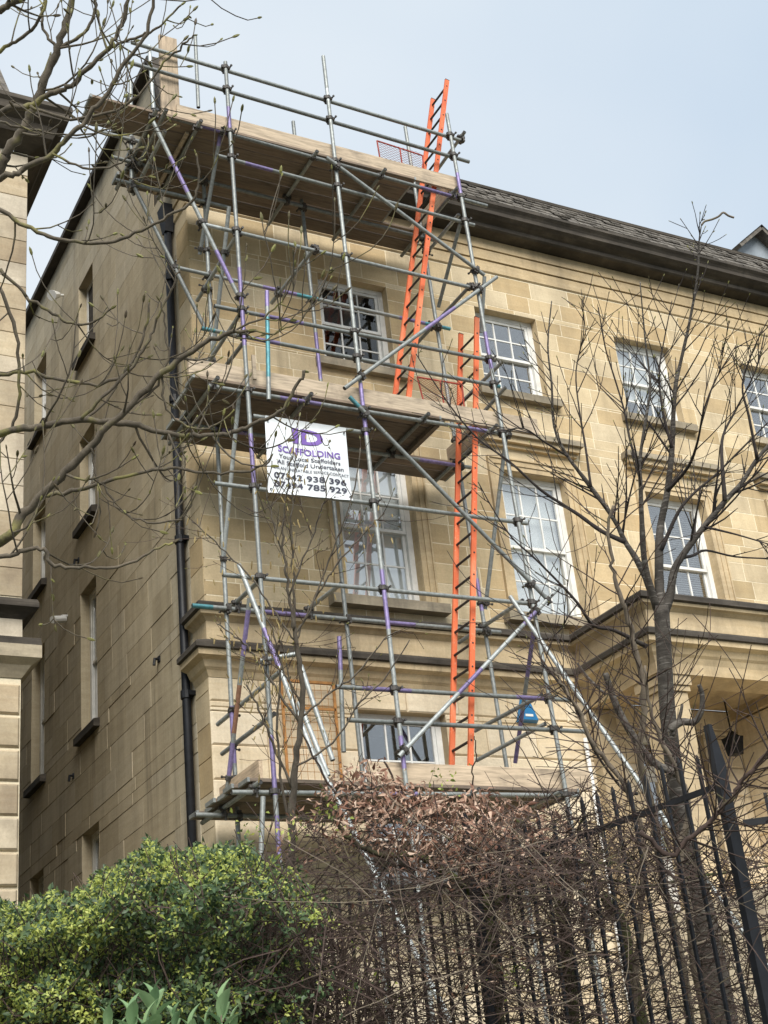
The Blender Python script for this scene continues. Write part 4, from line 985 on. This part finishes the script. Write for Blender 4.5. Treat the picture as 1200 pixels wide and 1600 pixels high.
# ---------------------------------------------------------------- cherry tree on the right
rg = random.Random(5)
ctree = empty('cherry_tree', (0.9,-5.5,1), 'bare dark tree with upswept branches in front of the porch', 'tree')
DC = 9.0; s9 = DC/FPX
def cpt(L, d=DC): return [dp(x, y, d+(o[0] if o else 0)) for x, y, *o in L]
TP = [(1160,1760),(1130,1600),(1105,1460),(1080,1350),(1056,1220),(1043,1110),(1037,1010),(1033,945)]
TR_ = [29,24,21.5,17.5,14,12.5,12,12.5]
C = catmull(cpt(TP),4); n_ = len(C); rad = [np.interp(i/(n_-1)*(len(TR_)-1), range(len(TR_)), TR_)*s9 for i in range(n_)]
mb = MB(); mb.tube(C, rad, 14); trunkR = mb.build('trunk', m_barkR, ctree, smooth=True)
CL = [
 ([(1030,960),(1013,913),(995,875),(977,847),(960,813),(923,760),(887,713),(866,667),(862,600),(856,540),(862,470)],7.5,1.6),
 ([(1026,950),(1008,883),(1003,817),(1001,760),(1000,717),(1010,650),(1016,600),(1008,530),(1000,440)],6.5,1.5),
 ([(1033,950),(1030,910),(1030,850),(1033,817),(1043,767),(1050,700),(1052,650),(1056,600),(1066,555),(1078,500),(1090,430),(1092,380),(1096,352)],9.5,1.4),
 ([(1038,955),(1047,930),(1053,893),(1067,867),(1100,823),(1133,783),(1160,753),(1183,717),(1215,680),(1260,620)],9.0,4.0),
 ([(1062,872),(1083,868),(1103,860),(1150,870),(1210,873)],3.6,1.8),
 ([(977,847),(940,830),(905,805),(877,787),(843,764),(797,722),(750,688),(713,647),(680,600),(650,553)],4.2,1.2),
 ([(1010,1010),(960,985),(927,977),(903,943),(873,910),(833,870),(800,840),(770,795),(747,753)],4.0,1.2),
 ([(1033,860),(1060,800),(1085,770),(1120,740),(1160,700),(1200,660)],3.6,2.0),
 ([(1043,767),(1075,730),(1090,690),(1100,640),(1120,590),(1150,540)],3.4,1.3),
 ([(1050,700),(1035,640),(1030,580),(1040,520),(1050,470)],3.0,1.2),
 ([(1133,783),(1128,720),(1130,680),(1150,640),(1180,580),(1195,520)],4.0,1.6),
 ([(1000,740),(985,690),(975,640),(960,590),(945,540),(935,480)],3.0,1.2),
 ([(923,760),(915,700),(905,640),(900,580),(912,520),(910,470)],2.6,1.1),
 ([(995,1240),(973,1243-10),(927,1170),(903,1113),(877,1073),(850,1040),(840,1035)],3.0,1.2),
 ([(903,943),(890,960),(870,990),(845,1000),(830,1003)],1.6,0.9),
 ([(1100,823),(1150,835),(1200,850)],2.4,1.4),
 ([(1183,717),(1170,650),(1160,600),(1180,540),(1200,500)],3.0,1.2),
 ([(887,713),(850,690),(820,670),(790,672),(760,678)],2.0,1.0),
]
K = dict(seg=0.12, wig=0.09, up=0.10, rmin=0.0026, sides=5, kids=2.2, ref=0.7, ang=0.6, ratio=(0.4,0.75), node=0.25)
tipsC = []; tw = MB()
for pts, ra, rb_ in CL:
    off = rg.uniform(-0.5,0.5)
    P3 = [dp(p[0], p[1], DC+off*min(1, i/3)) for i, p in enumerate(pts)]
    C = catmull(P3, 4); m = len(C)-1; Rd = [max(0.0032,(ra+(rb_*0.6-ra)*(i/m)**0.6)*s9*rg.uniform(0.93,1.08)) for i in range(m+1)]
    br = MB(); br.tube(C, Rd, 8); br.build('limb', m_barkR if ra > 6 else m_twigR, ctree, smooth=True)
    Ltot = sum((C[i+1]-C[i]).length for i in range(m))
    for k in range(int(Ltot*8.0)+2):
        fr_ = rg.uniform(0.25, 0.98); q, d, r = along(C, Rd, fr_); sd_ = d.cross(rvec(rg)).normalized()
        nd = d*0.65+sd_*0.7+Vector((0,0,0.3))
        grow(tw, q, nd, rg.uniform(0.25,0.95)*(1.15-0.97*fr_), min(max(r*0.45,0.0045),0.009), 1, rg, K, tipsC)
tag(tw.build('twigs', m_twigR, ctree, smooth=True), kind='stuff')
buds(tipsC, m_bud, 'buds', ctree, 0.007, rg, 4)
# stub and crooked branch low on the trunk
for pts, ra, rb_, nm in (([(1060,1210),(1020,1190),(987,1147),(962,1100),(950,1065),(946,1052)],6.5,4.5,'stub'),([(946,1085),(920,1060),(902,1036)],2.4,1.5,'limb'),([(1046,1140),(1065,1128),(1085,1128),(1096,1110),(1097,1085),(1092,1070)],6.5,3.2,'stub'),([(1050,1150),(1062,1120),(1066,1100)],4,2,'stub')):
    C = catmull(cpt(pts, DC-0.15),4); m = len(C)-1; b = MB(); b.tube(C, [(ra+(rb_-ra)*i/m)*s9 for i in range(m+1)], 8); b.build(nm, m_barkR, ctree, smooth=True)
# pale twig at the very top
C = catmull(cpt([(1096,352),(1101,346),(1112,343),(1123,338),(1130,332),(1138,337),(1147,340)]),3); b = MB(); b.tube(C, 0.007, 5); b.build('pale_tip', m_paletwig, ctree, smooth=True)

# ---------------------------------------------------------------- thin stems growing up through the railings (right)
rg = random.Random(33)
stems = [([(1085,1640),(1060,1480),(1040,1390),(1020,1270),(1000,1180),(1007,1073+20),(993,1010),(982,960),(962,905),(952,850),(958,790)],7.6,8,2,'slender grey stem rising through the railings left of the cherry trunk'),
         ([(1110,1640),(1075,1420),(1063,1330),(1077,1260),(1050,1190),(1030,1150),(1015,1090),(1008,1040)],7.4,7,2,'grey-brown stem leaning against the cherry trunk'),
         ([(985,1640),(1000,1420),(1005,1330),(985,1245),(945,1185),(925,1165),(905,1110),(880,1075),(868,1050)],7.3,5,2,'pale stem bending left in front of the porch pilaster'),
         ([(1000,1300),(1045,1335),(1090,1300),(1128,1265),(1150,1235),(1178,1200),(1225,1145)],6.0,4.5,3,'smooth green-brown branch sweeping across the tall railing post')]
K = dict(seg=0.09, wig=0.14, up=0.06, rmin=0.0022, sides=4, kids=2.4, ref=0.6, ang=0.8, ratio=(0.4,0.8), node=0.15)
for pts, dep, ra, rb_, lab in stems:
    e = empty('shrub_stem', dp(pts[0][0],pts[0][1],dep), lab, 'stem', 'stems by the railings')
    C, Rd = trace(pts, dep, ra*dep/FPX, rb_*dep/FPX, 5, 0.006, rg); b = MB(); b.tube(C, Rd, 7); b.build('stem', m_paletwig if 'pale' in lab or 'grey' in lab else m_twigB, e, smooth=True)
    tw = MB(); tt = []
    for k in range(34):
        q, d, r = along(C, Rd, rg.uniform(0.15,0.97)); nd = d*0.5+d.cross(rvec(rg)).normalized()+Vector((0,0,0.2))
        grow(tw, q, nd, rg.uniform(0.15,0.7), 0.0048, 1, rg, K, tt)
    tag(tw.build('twigs', m_twigB, e, smooth=True), kind='stuff')

# ---------------------------------------------------------------- catkin sapling in front of the scaffold
rg = random.Random(8)
sap = empty('catkin_sapling', (-2,-6.5,1), 'slim bare sapling hung with catkins below the banner', 'tree')
DS = 7.8; sS = DS/FPX
def sline(pts, ra, rb_, name='limb', mat=None):
    C, Rd = trace(pts, DS, ra*sS, rb_*sS, 5, 0.004, rg); b = MB(); b.tube(C, Rd, 8); b.build(name, mat or m_sap, sap, smooth=True); return C, Rd
runs = [sline([(440,1640),(450,1450),(456,1300),(458,1215),(470,1140),(472,1060),(462,1000),(458,970)],7,3.2,'trunk')]
for pts, ra, rb_ in [([(460,985),(452,930),(446,880),(442,840),(444,800),(450,760),(458,700),(452,650)],2.8,0.5),
    ([(460,985),(458,900),(455,830),(457,780),(462,720),(470,670)],2.2,0.4), ([(462,990),(475,970),(490,940),(512,900),(545,860),(580,820),(600,800)],1.8,0.9),
    ([(460,1000),(430,960),(395,905),(360,870),(325,835),(300,815)],1.6,0.9), ([(468,1130),(430,1075),(400,1030),(375,1000),(340,975)],2.2,1.1), ([(455,1230),(425,1160),(405,1110),(385,1070)],2.4,1.1),
    ([(470,1100),(440,1040),(430,1000),(415,960)],1.8,0.9), ([(472,1120),(520,1080),(560,1050),(600,1000),(625,985)],1.7,0.9), ([(458,1200),(520,1160),(560,1100),(600,1060),(640,1000)],1.7,0.9),
    ([(463,1000),(490,940),(520,860),(550,780),(563,700)],1.7,0.9),([(452,930),(480,860),(505,790),(515,740)],1.6,0.9),([(446,880),(428,820),(418,770),(425,720)],1.5,0.9),([(470,1140),(440,1010),(436,1005)],1.5,0.9),
    ([(456,1300),(438,1210),(432,1130),(440,1040)],2.6,1.6)]:
    runs.append(sline(pts, ra, rb_))
K = dict(seg=0.07, wig=0.13, up=0.10, rmin=0.0014, sides=4, kids=2.0, ref=0.4, ang=0.7, ratio=(0.4,0.8), node=0.3)
tw = MB(); tt = []
for C, Rd in runs[1:]:
    for k in range(9):
        q, d, r = along(C, Rd, rg.uniform(0.15,0.97)); nd = d*0.7+d.cross(rvec(rg)).normalized()*0.8+Vector((0,0,0.2))
        grow(tw, q, nd, rg.uniform(0.08,0.32), 0.0026, 1, rg, K, tt)
tag(tw.build('twigs', m_twigB, sap, smooth=True), kind='stuff')
buds(tt, m_bud, 'buds', sap, 0.0065, rg, 4)
ck = MB()
for C, Rd in runs[1:8]:
    for k in range(26):
        q, d, r = along(C, Rd, rg.uniform(0.2,0.98)); q = q+Vector((rg.gauss(0,0.07),rg.gauss(0,0.07),rg.gauss(0,0.05))); L_ = rg.uniform(0.02,0.05)
        dn = Vector((rg.gauss(0,0.25),rg.gauss(0,0.25),-1)).normalized(); ck.tube([q,q+dn*L_*0.5,q+dn*L_],[0.003,0.0048,0.003],5,cap=False,a=rg.random())
tag(ck.build('catkins', m_catkin, sap, attr=True), kind='stuff')

# ---------------------------------------------------------------- leaf clouds
def leaf_mesh(name, mat, P, D, N, size, attr, curl=0.25, wide=0.5, parent=None, pointed=True):
    """numpy: P centres, D directions, N normals; each leaf is 4 triangles folded on the midrib"""
    P = np.asarray(P, float); D = np.asarray(D, float); N = np.asarray(N, float); size = np.asarray(size, float)[:, None]
    D /= np.linalg.norm(D, axis=1)[:, None]; S = np.cross(D, N); S /= (np.linalg.norm(S, axis=1)[:, None]+1e-9); N = np.cross(S, D)
    base = P; tip = P+D*size-N*size*curl*0.6; mid = P+D*size*0.5+N*size*curl*0.15
    l = P+D*size*0.45+S*size*wide*0.5+N*size*curl*0.45; r = P+D*size*0.45-S*size*wide*0.5+N*size*curl*0.45
    n = len(P); V = np.stack([base, l, tip, r, mid], 1).reshape(-1, 3)
    i0 = np.arange(n)[:, None]*5; F = np.concatenate([i0+np.array([[0,4,1]]), i0+np.array([[1,4,2]]), i0+np.array([[0,3,4]]), i0+np.array([[3,2,4]])], 1).reshape(-1, 3)
    me = bpy.data.meshes.new(name); me.vertices.add(len(V)); me.vertices.foreach_set('co', V.ravel())
    me.loops.add(F.size); me.loops.foreach_set('vertex_index', F.ravel().astype(np.int32)); me.polygons.add(len(F))
    me.polygons.foreach_set('loop_start', np.arange(0, F.size, 3, dtype=np.int32)); me.polygons.foreach_set('loop_total', np.full(len(F), 3, np.int32))
    a = me.attributes.new('rnd', 'FLOAT', 'FACE'); a.data.foreach_set('value', np.repeat(np.asarray(attr, float), 4))
    me.materials.append(mat); me.update(calc_edges=True); me.validate(); return link(name, me, parent)
RT = Vector((math.cos(YAW), -math.sin(YAW), 0)); FH = Vector((math.sin(YAW), math.cos(YAW), 0))
def flat(px, py, depth): return dp(px, py, depth)
nr = np.random.default_rng(4)
def vnoise(x, y, seed=0):
    return (math.sin(x*2.1+seed)+math.sin(y*2.7+seed*1.7)+math.sin(x*4.3+y*3.1+seed*0.7)*0.7+math.sin(x*7.7-y*6.1+seed)*0.45)/3.1

# green hedge at the lower left
hedge = empty('privet_hedge', (-3.6,-7.4,1), 'green leafy privet hedge with lime new growth at the lower left', 'hedge')
top_px = [(-160,1465),(-60,1445),(0,1428),(60,1418),(130,1402),(180,1364),(235,1335),(300,1345),(360,1330),(420,1350),(470,1375),(540,1440),(600,1550),(650,1650)]
HD = 6.6
def top_at(px): return np.interp(px, [t_[0] for t_ in top_px], [t_[1] for t_ in top_px])
def front_dep(px, py):            # undulating front face of the hedge
    return HD-0.55+0.32*vnoise(px/70.0, py/60.0, 2)+0.0016*max(0, px-330)
Pn, Dn, Nn, Sz, At = [], [], [], [], []; stem_mb = MB()
view = -fw
for k in range(15000):
    px = nr.uniform(-150, 600); tp_ = top_at(px); py = tp_+abs(nr.normal(0, 1))*30-14+18*vnoise(px/26.0, 0, 5) if nr.random() < 0.3 else nr.uniform(tp_, 1680)
    sparse = np.clip((px-330)/190, 0, 1)
    if nr.random() < sparse*0.93+0.05: continue
    edge = np.clip((py-tp_)/120, 0, 1)
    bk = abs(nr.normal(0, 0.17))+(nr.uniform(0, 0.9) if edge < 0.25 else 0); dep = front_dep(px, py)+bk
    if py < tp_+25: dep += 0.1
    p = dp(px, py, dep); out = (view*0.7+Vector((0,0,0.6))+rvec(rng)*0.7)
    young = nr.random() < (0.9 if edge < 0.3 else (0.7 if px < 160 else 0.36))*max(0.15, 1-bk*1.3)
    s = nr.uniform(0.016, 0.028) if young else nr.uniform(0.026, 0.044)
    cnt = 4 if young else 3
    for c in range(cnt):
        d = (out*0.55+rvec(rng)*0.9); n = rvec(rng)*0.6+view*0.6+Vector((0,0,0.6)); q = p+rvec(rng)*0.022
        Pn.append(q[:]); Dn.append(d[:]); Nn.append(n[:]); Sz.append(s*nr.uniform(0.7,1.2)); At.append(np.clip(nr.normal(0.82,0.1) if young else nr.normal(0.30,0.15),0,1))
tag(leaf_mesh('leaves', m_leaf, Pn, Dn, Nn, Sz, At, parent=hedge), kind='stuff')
for k in range(2600):
    px = nr.uniform(-150, 620); tp_ = top_at(px); py = nr.uniform(tp_+45, 1690); p = dp(px, py, front_dep(px, py)+nr.uniform(0.0,0.75))
    d = (Vector((0,0,1))*rng.uniform(0.2,1)+rvec(rng)*0.8).normalized(); L_ = rng.uniform(0.08,0.3); q = p+d*L_*0.5+rvec(rng)*0.03
    stem_mb.tube([p,q,p+d*L_], [0.004,0.003,0.002], 3, cap=False)
for k in range(260):              # fine straight shoots on the bare flank
    px = nr.uniform(330, 620); py = nr.uniform(1400, 1680); p = dp(px, py, HD-0.3+nr.uniform(-0.2,0.5)); d = (RT*rng.uniform(-1,1)+Vector((0,0,rng.uniform(-0.5,0.7)))+rvec(rng)*0.3).normalized(); L_ = rng.uniform(0.2,0.6)
    stem_mb.tube([p,p+d*L_*0.5+rvec(rng)*0.03,p+d*L_], [0.004,0.003,0.002], 3, cap=False)
tag(stem_mb.build('stems', m_twigB, hedge), kind='stuff')
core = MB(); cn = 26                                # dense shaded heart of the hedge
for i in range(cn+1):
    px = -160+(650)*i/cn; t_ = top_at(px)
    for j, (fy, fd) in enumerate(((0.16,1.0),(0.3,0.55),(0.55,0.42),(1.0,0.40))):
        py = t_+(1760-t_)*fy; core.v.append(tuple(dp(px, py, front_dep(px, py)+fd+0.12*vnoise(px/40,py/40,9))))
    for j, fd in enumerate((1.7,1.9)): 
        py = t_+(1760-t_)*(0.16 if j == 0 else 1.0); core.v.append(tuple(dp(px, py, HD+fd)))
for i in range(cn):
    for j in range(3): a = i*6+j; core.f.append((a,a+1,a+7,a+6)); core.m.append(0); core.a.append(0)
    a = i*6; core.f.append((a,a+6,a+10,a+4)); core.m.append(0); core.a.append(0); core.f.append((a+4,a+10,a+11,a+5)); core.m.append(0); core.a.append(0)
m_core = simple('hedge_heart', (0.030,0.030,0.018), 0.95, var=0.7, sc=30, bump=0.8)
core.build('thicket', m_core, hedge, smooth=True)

# ---------------------------------------------------------------- beech with dead leaves
beech = empty('beech_hedge', (-1.7,-7,1), 'tangled beech hedge holding dry brown leaves behind the railings', 'hedge')
rg = random.Random(17); DB = 7.6
btop = [(400,1335),(430,1295),(470,1250),(505,1205),(545,1188),(600,1200),(650,1226),(700,1240),(745,1238),(800,1248),(850,1256),(885,1270),(905,1305),(940,1340),(1200,1360)]
def btop_at(px): return np.interp(px, [t_[0] for t_ in btop], [t_[1] for t_ in btop])
for pts, ra, rb_, mt, nm in [([(790,1720),(775,1600),(768,1500),(762,1430),(755,1390)],15,12,m_mossy,'trunk'), ([(1020,1720),(1000,1600),(985,1520),(970,1440),(940,1400)],14,8,m_mossy,'trunk'), ([(905,1700),(895,1580),(885,1480),(872,1400),(868,1370)],11,8,m_mossy,'trunk'),
    ([(765,1480),(740,1400),(700,1365),(650,1335),(600,1335),(560,1320),(530,1290),(512,1255),(500,1225)],7,2.5,m_mossy,'limb'), ([(760,1430),(800,1390),(830,1365),(870,1345),(930,1350),(990,1340)],7,3,m_mossy,'limb'),
    ([(872,1390),(845,1350),(832,1310),(820,1290),(800,1280)],6.5,4,m_mossy,'limb'), ([(872,1390),(900,1340),(905,1300),(912,1270)],4.5,2,m_mossy,'limb'), ([(868,1375),(830,1365),(780,1372),(740,1366)],4,2,m_mossy,'limb'),
    ([(755,1400),(720,1330),(690,1300),(650,1270),(620,1230),(600,1190)],4,1.6,m_twigB,'limb'), ([(755,1400),(760,1330),(745,1270),(738,1215),(744,1180),(741,1150)],2,0.8,m_twigB,'limb'),
    ([(700,1365),(640,1330),(585,1290),(540,1260),(505,1210),(470,1140)],3,1.2,m_twigB,'limb'), ([(970,1440),(920,1420),(860,1400),(790,1400),(720,1385),(650,1375)],3.2,1.5,m_paletwig,'limb'),
    ([(985,1520),(930,1490),(860,1470),(790,1465),(740,1480)],2.6,1.4,m_paletwig,'limb'), ([(1000,1560),(1050,1500),(1100,1470),(1150,1450),(1210,1440)],2.6,1.4,m_paletwig,'limb'), ([(870,1380),(940,1375),(1010,1385),(1080,1370),(1150,1362),(1210,1350)],3,1.6,m_mossy,'limb')]:
    dB = DB+(0.35 if nm == 'trunk' else 0.1); C, Rd = trace(pts, dB, ra*DB/FPX, rb_*DB/FPX, 5, 0.0035, rg); b = MB(); b.tube(C, Rd, 9); b.build(nm, mt, beech, smooth=True)
tw = MB(); tw2 = MB()
for k in range(1750):
    px = rg.uniform(410, 905); t_ = btop_at(px); py = t_+42+(1680-t_)*rg.random()**1.2; dep = DB+rg.uniform(-0.6,0.7); p = dp(px, py, dep)
    d = (RT*rg.uniform(-1,1)+Vector((0,0,rg.uniform(-0.15,0.7)))+FH*rg.gauss(0,0.4)).normalized(); L_ = rg.uniform(0.1,0.5)*min(1, 0.42+(py-t_)/260); n_ = 5; pts = [p]
    for i in range(n_): d = (d+rvec(rg)*0.22).normalized(); pts.append(pts[-1]+d*L_/n_)
    r = rg.uniform(0.002,0.0048); tw.tube(pts, [r*(1-0.5*i/n_) for i in range(n_+1)], 3, cap=False)
for k in range(620):              # dark thicket before and behind the rails
    px = rg.gauss(720, 120); py = rg.uniform(1330, 1600); p = dp(px, py, rg.uniform(6.2,7.6))
    if not 480 < px < 960: continue
    d = (RT*rg.uniform(-1,1)+Vector((0,0,rg.uniform(-0.3,0.8)))+FH*rg.gauss(0,0.4)).normalized(); L_ = rg.uniform(0.12,0.5); n_ = 5; pts = [p]
    for i in range(n_): d = (d+rvec(rg)*0.28).normalized(); pts.append(pts[-1]+d*L_/n_)
    r = rg.uniform(0.0018,0.0042); tw.tube(pts, [r*(1-0.5*i/n_) for i in range(n_+1)], 3, cap=False)
for k in range(520):              # reddish fringe spilling over the rails
    px = rg.uniform(790, 1030); py = rg.uniform(1262, 1450); p = dp(px, py, rg.uniform(6.0,7.6))
    d = (RT*rg.uniform(-1,1)+Vector((0,0,rg.uniform(-0.5,0.6)))+FH*rg.gauss(0,0.4)).normalized(); L_ = rg.uniform(0.1,0.4); n_ = 5; pts = [p]
    for i in range(n_): d = (d+rvec(rg)*0.3).normalized(); pts.append(pts[-1]+d*L_/n_)
    r = rg.uniform(0.0016,0.0036); tw.tube(pts, [r*(1-0.5*i/n_) for i in range(n_+1)], 3, cap=False)
for k in range(1300):              # thin looser tangle to the right
    px = rg.uniform(850, 1230); t_ = btop_at(px); py = t_-20+(1680-t_)*rg.random()**1.1; p = dp(px, py, DB+rg.uniform(-1.7,0.9))
    d = (RT*rg.uniform(-1,1)+Vector((0,0,rg.uniform(-0.4,0.7)))+FH*rg.gauss(0,0.4)).normalized(); L_ = rg.uniform(0.12,0.6); n_ = 6; pts = [p]
    for i in range(n_): d = (d+rvec(rg)*0.26).normalized(); pts.append(pts[-1]+d*L_/n_)
    r = rg.uniform(0.002,0.0042); tw2.tube(pts, [r*(1-0.5*i/n_) for i in range(n_+1)], 3, cap=False)
tw3 = MB()
for k in range(120):              # pale outer twigs hanging in front of the railings
    px = rg.uniform(560, 1230); py = rg.uniform(1290, 1680); p = dp(px, py, rg.uniform(5.7,6.7))
    d = (RT*rg.choice((-1,1))*rg.uniform(0.2,1)+Vector((0,0,rg.uniform(-0.6,0.8)))+FH*rg.gauss(0,0.3)).normalized(); L_ = rg.uniform(0.2,0.7); n_ = 7; pts = [p]
    for i in range(n_): d = (d+rvec(rg)*0.2+Vector((0,0,0.05))).normalized(); pts.append(pts[-1]+d*L_/n_)
    r = rg.uniform(0.0014,0.0028); tw3.tube(pts, [r*(1-0.5*i/n_) for i in range(n_+1)], 3, cap=False)
tag(tw3.build('outer_twigs', m_paletwig, beech), kind='stuff')
tag(tw.build('twigs', m_twigB, beech), kind='stuff'); tag(tw2.build('loose_twigs', m_twigB, beech), kind='stuff')
Pn, Dn, Nn, Sz, At = [], [], [], [], []
for k in range(3300):
    px = rg.gauss(690, 125) if k % 3 else rg.uniform(430, 900)
    if not 425 < px < 905: continue
    t_ = btop_at(px); py = t_+8+rg.random()**1.2*(115 if k % 8 else 300)+rg.gauss(0,9); dens = 1.0 if px > 520 else 0.35
    if rg.random() > dens: continue
    p = dp(px, py, DB+rg.uniform(-0.7,0.55)); d = Vector((rg.gauss(0,0.7),rg.gauss(0,0.7),rg.gauss(-0.35,0.6))); n = rvec(rg)
    Pn.append(p[:]); Dn.append(d[:]); Nn.append(n[:]); Sz.append(rg.uniform(0.028,0.068)); At.append(rg.random())
tag(leaf_mesh('dry_leaves', m_dry, Pn, Dn, Nn, Sz, At, curl=0.35, wide=0.30, parent=beech), kind='stuff')
Pn, Dn, Nn, Sz, At = [], [], [], [], []
for k in range(240):              # a few green sprigs caught in it
    cx_, cy_ = rg.choice([(490,1532),(560,1525),(515,1275),(448,1295),(470,1560),(700,1160+60),(395,1300),(805,1520),(610,1560)]); p = dp(cx_+rg.gauss(0,14), cy_+rg.gauss(0,14), DB-0.6+rg.uniform(-0.1,0.1))
    Pn.append(p[:]); Dn.append((rvec(rg)+Vector((0,0,0.4)))[:]); Nn.append(rvec(rg)[:]); Sz.append(rg.uniform(0.02,0.035)); At.append(rg.uniform(0.55,1))
tag(leaf_mesh('green_sprigs', m_leaf, Pn, Dn, Nn, Sz, At, parent=beech), kind='stuff')

# ---------------------------------------------------------------- large-leaved plant at the bottom edge
plant = empty('broad_leaved_shrub', (-4,-9,1), 'pale green broad-leaved shrub at the bottom edge before the hedge', 'shrub')
rg = random.Random(2); leafs = {}
def big_leaf(L_, W_):
    b = MB(); n = 7
    for i in range(n+1):
        s = i/n; w = W_*math.sin(math.pi*min(1, s*0.93+0.05))**0.8*(1-s*0.25); y = L_*s; z = 0.10*L_*math.sin(s*2.2)-0.18*L_*s*s
        b.v.extend([(-w/2,y,z+0.22*w),(-w/4,y,z+0.06*w),(0,y,z),(w/4,y,z+0.06*w),(w/2,y,z+0.22*w)])
    for i in range(n):
        for k in range(4): a = i*5+k; b.f.append((a,a+1,a+6,a+5)); b.m.append(0); b.a.append(0)
    return b
for v_ in range(5):
    b = big_leaf(0.085+0.010*v_, 0.044+0.005*v_); b.a = [0.2+0.15*v_]*len(b.f); leafs[v_] = b.mesh('leaf', m_big, smooth=True, attr=True)
for (px, py, hh) in ((240,1560,1.0),(205,1590,0.85),(272,1592,0.8),(345,1575,0.85),(322,1600,0.7),(168,1590,0.75),(298,1612,0.8),(228,1612,0.9),(362,1605,0.7),(185,1625,0.8),(255,1632,0.8),(340,1625,0.7)):
    c = dp(px, py, 4.9+rg.uniform(-0.12,0.12)); b = MB(); b.tube([c-Vector((0,0,0.55))+RT*rg.uniform(-0.05,0.05), c-Vector((0,0,0.2)), c], [0.006,0.005,0.003], 6); b.build('stem', m_paletwig, plant)
    nl = 14
    for k in range(nl):
        az = k*2.4+rg.uniform(-0.3,0.3); el = 1.25-k*0.10; z = -0.016*k
        o = link('leaf', leafs[rg.randrange(5)], plant)
        d = Vector((math.cos(az)*math.cos(el), math.sin(az)*math.cos(el), math.sin(el))); x = d.cross(Vector((0,0,1))).normalized(); zz = x.cross(d)
        sc = hh*rg.uniform(0.75,1.15); mt = Matrix((x, d, zz)).transposed().to_4x4()
        o.matrix_world = Matrix.Translation(c+Vector((0,0,z))) @ mt @ Matrix.Scale(sc, 4)

# ================================================================ RAILINGS
rail = empty('iron_railing', (-1.1,-8.8,1), 'black iron railings with tall pointed posts running towards the house', 'railing')
k_ = 1.25; F0 = Vector((CAM.x+(-1.93-CAM.x)*k_, CAM.y+(-9.76-CAM.y)*k_, 0)); FD = Vector((-0.116,1,0)).normalized()
zr = 1.6+1.15*k_; ztop = zr+0.15; zb = 1.0
def bar_at(o_, s, z1, w=0.0145, name='bar', par=None):
    p = F0+FD*s; b = MB(); b.bar((p.x,p.y,zb),(p.x,p.y,z1),w,w,FD); b.add([(p.x-w/2,p.y-w/2,z1),(p.x+w/2,p.y-w/2,z1),(p.x+w/2,p.y+w/2,z1),(p.x-w/2,p.y+w/2,z1),(p.x,p.y,z1+0.03)], [(0,1,4),(1,2,4),(2,3,4),(3,0,4)])
    return b.build(name, m_black, rail)
def post(s, z1, w):
    p = F0+FD*s; b = MB(); b.bar((p.x,p.y,zb-0.05),(p.x,p.y,z1-0.18),w,w*0.5,FD); q = FD
    x = q.cross(Vector((0,0,1)))*(w*0.5); y = q*(w*0.25); B = Vector((p.x,p.y,z1-0.18)); T = Vector((p.x,p.y,z1))-x*0.5
    b.add([B-x-y,B+x-y,B+x+y,B-x+y,T-x*0.3-y,T+x*0.3-y,T+x*0.3+y,T-x*0.3+y,], [(0,1,5,4),(1,2,6,5),(2,3,7,6),(3,0,4,7),(4,5,6,7)])
    return b.build('post', m_black, rail)
post(0.0, 1.6+1.37*k_, 0.066); post(1.86, 1.6+1.42*k_, 0.06); post(3.9, 1.6+1.3*k_, 0.06)
s_ = 0.115; jb = random.Random(1)
while s_ < 5.6:
    if all(abs(s_-q) > 0.06 for q in (1.86,3.9)): bar_at(rail, s_, ztop+jb.uniform(-0.01,0.02))
    s_ += 0.115
for z, s0, s1 in ((zr,0.03,5.7),(1.15,0.03,5.7)):
    a, c = F0+FD*s0, F0+FD*s1; b = MB(); b.bar((a.x,a.y,z),(c.x,c.y,z),0.012,0.028,Vector((0,0,1))); b.build('rail', m_black, rail)
rail2 = empty('lower_railing', (-1,-9,1), 'lower black iron railing running right from the tall post', 'railing')
G0 = F0+Vector((0.03,-0.05,0)); GD = Vector((0.80,-0.60,0)).normalized(); zr2 = 1.6+1.0*k_
for i in range(1, 14):
    p = G0+GD*(0.12*i); b = MB(); b.bar((p.x,p.y,zb),(p.x,p.y,zr2+0.12),0.0145,0.0145,GD); b.build('bar', m_black, rail2)
b = MB(); a, c = G0, G0+GD*1.65; b.bar((a.x,a.y,zr2),(c.x,c.y,zr2),0.012,0.03,Vector((0,0,1))); b.build('rail', m_black, rail2)

# ---------------------------------------------------------------- roots stand at the base of their things
for o in list(COL.objects):                          # roots
    if o.type == 'EMPTY' and 'base' in o.keys():
        B = Vector(o['base']); del o['base']
        for ch in o.children: ch.matrix_basis = Matrix.Translation(-B) @ ch.matrix_basis
        o.location = B
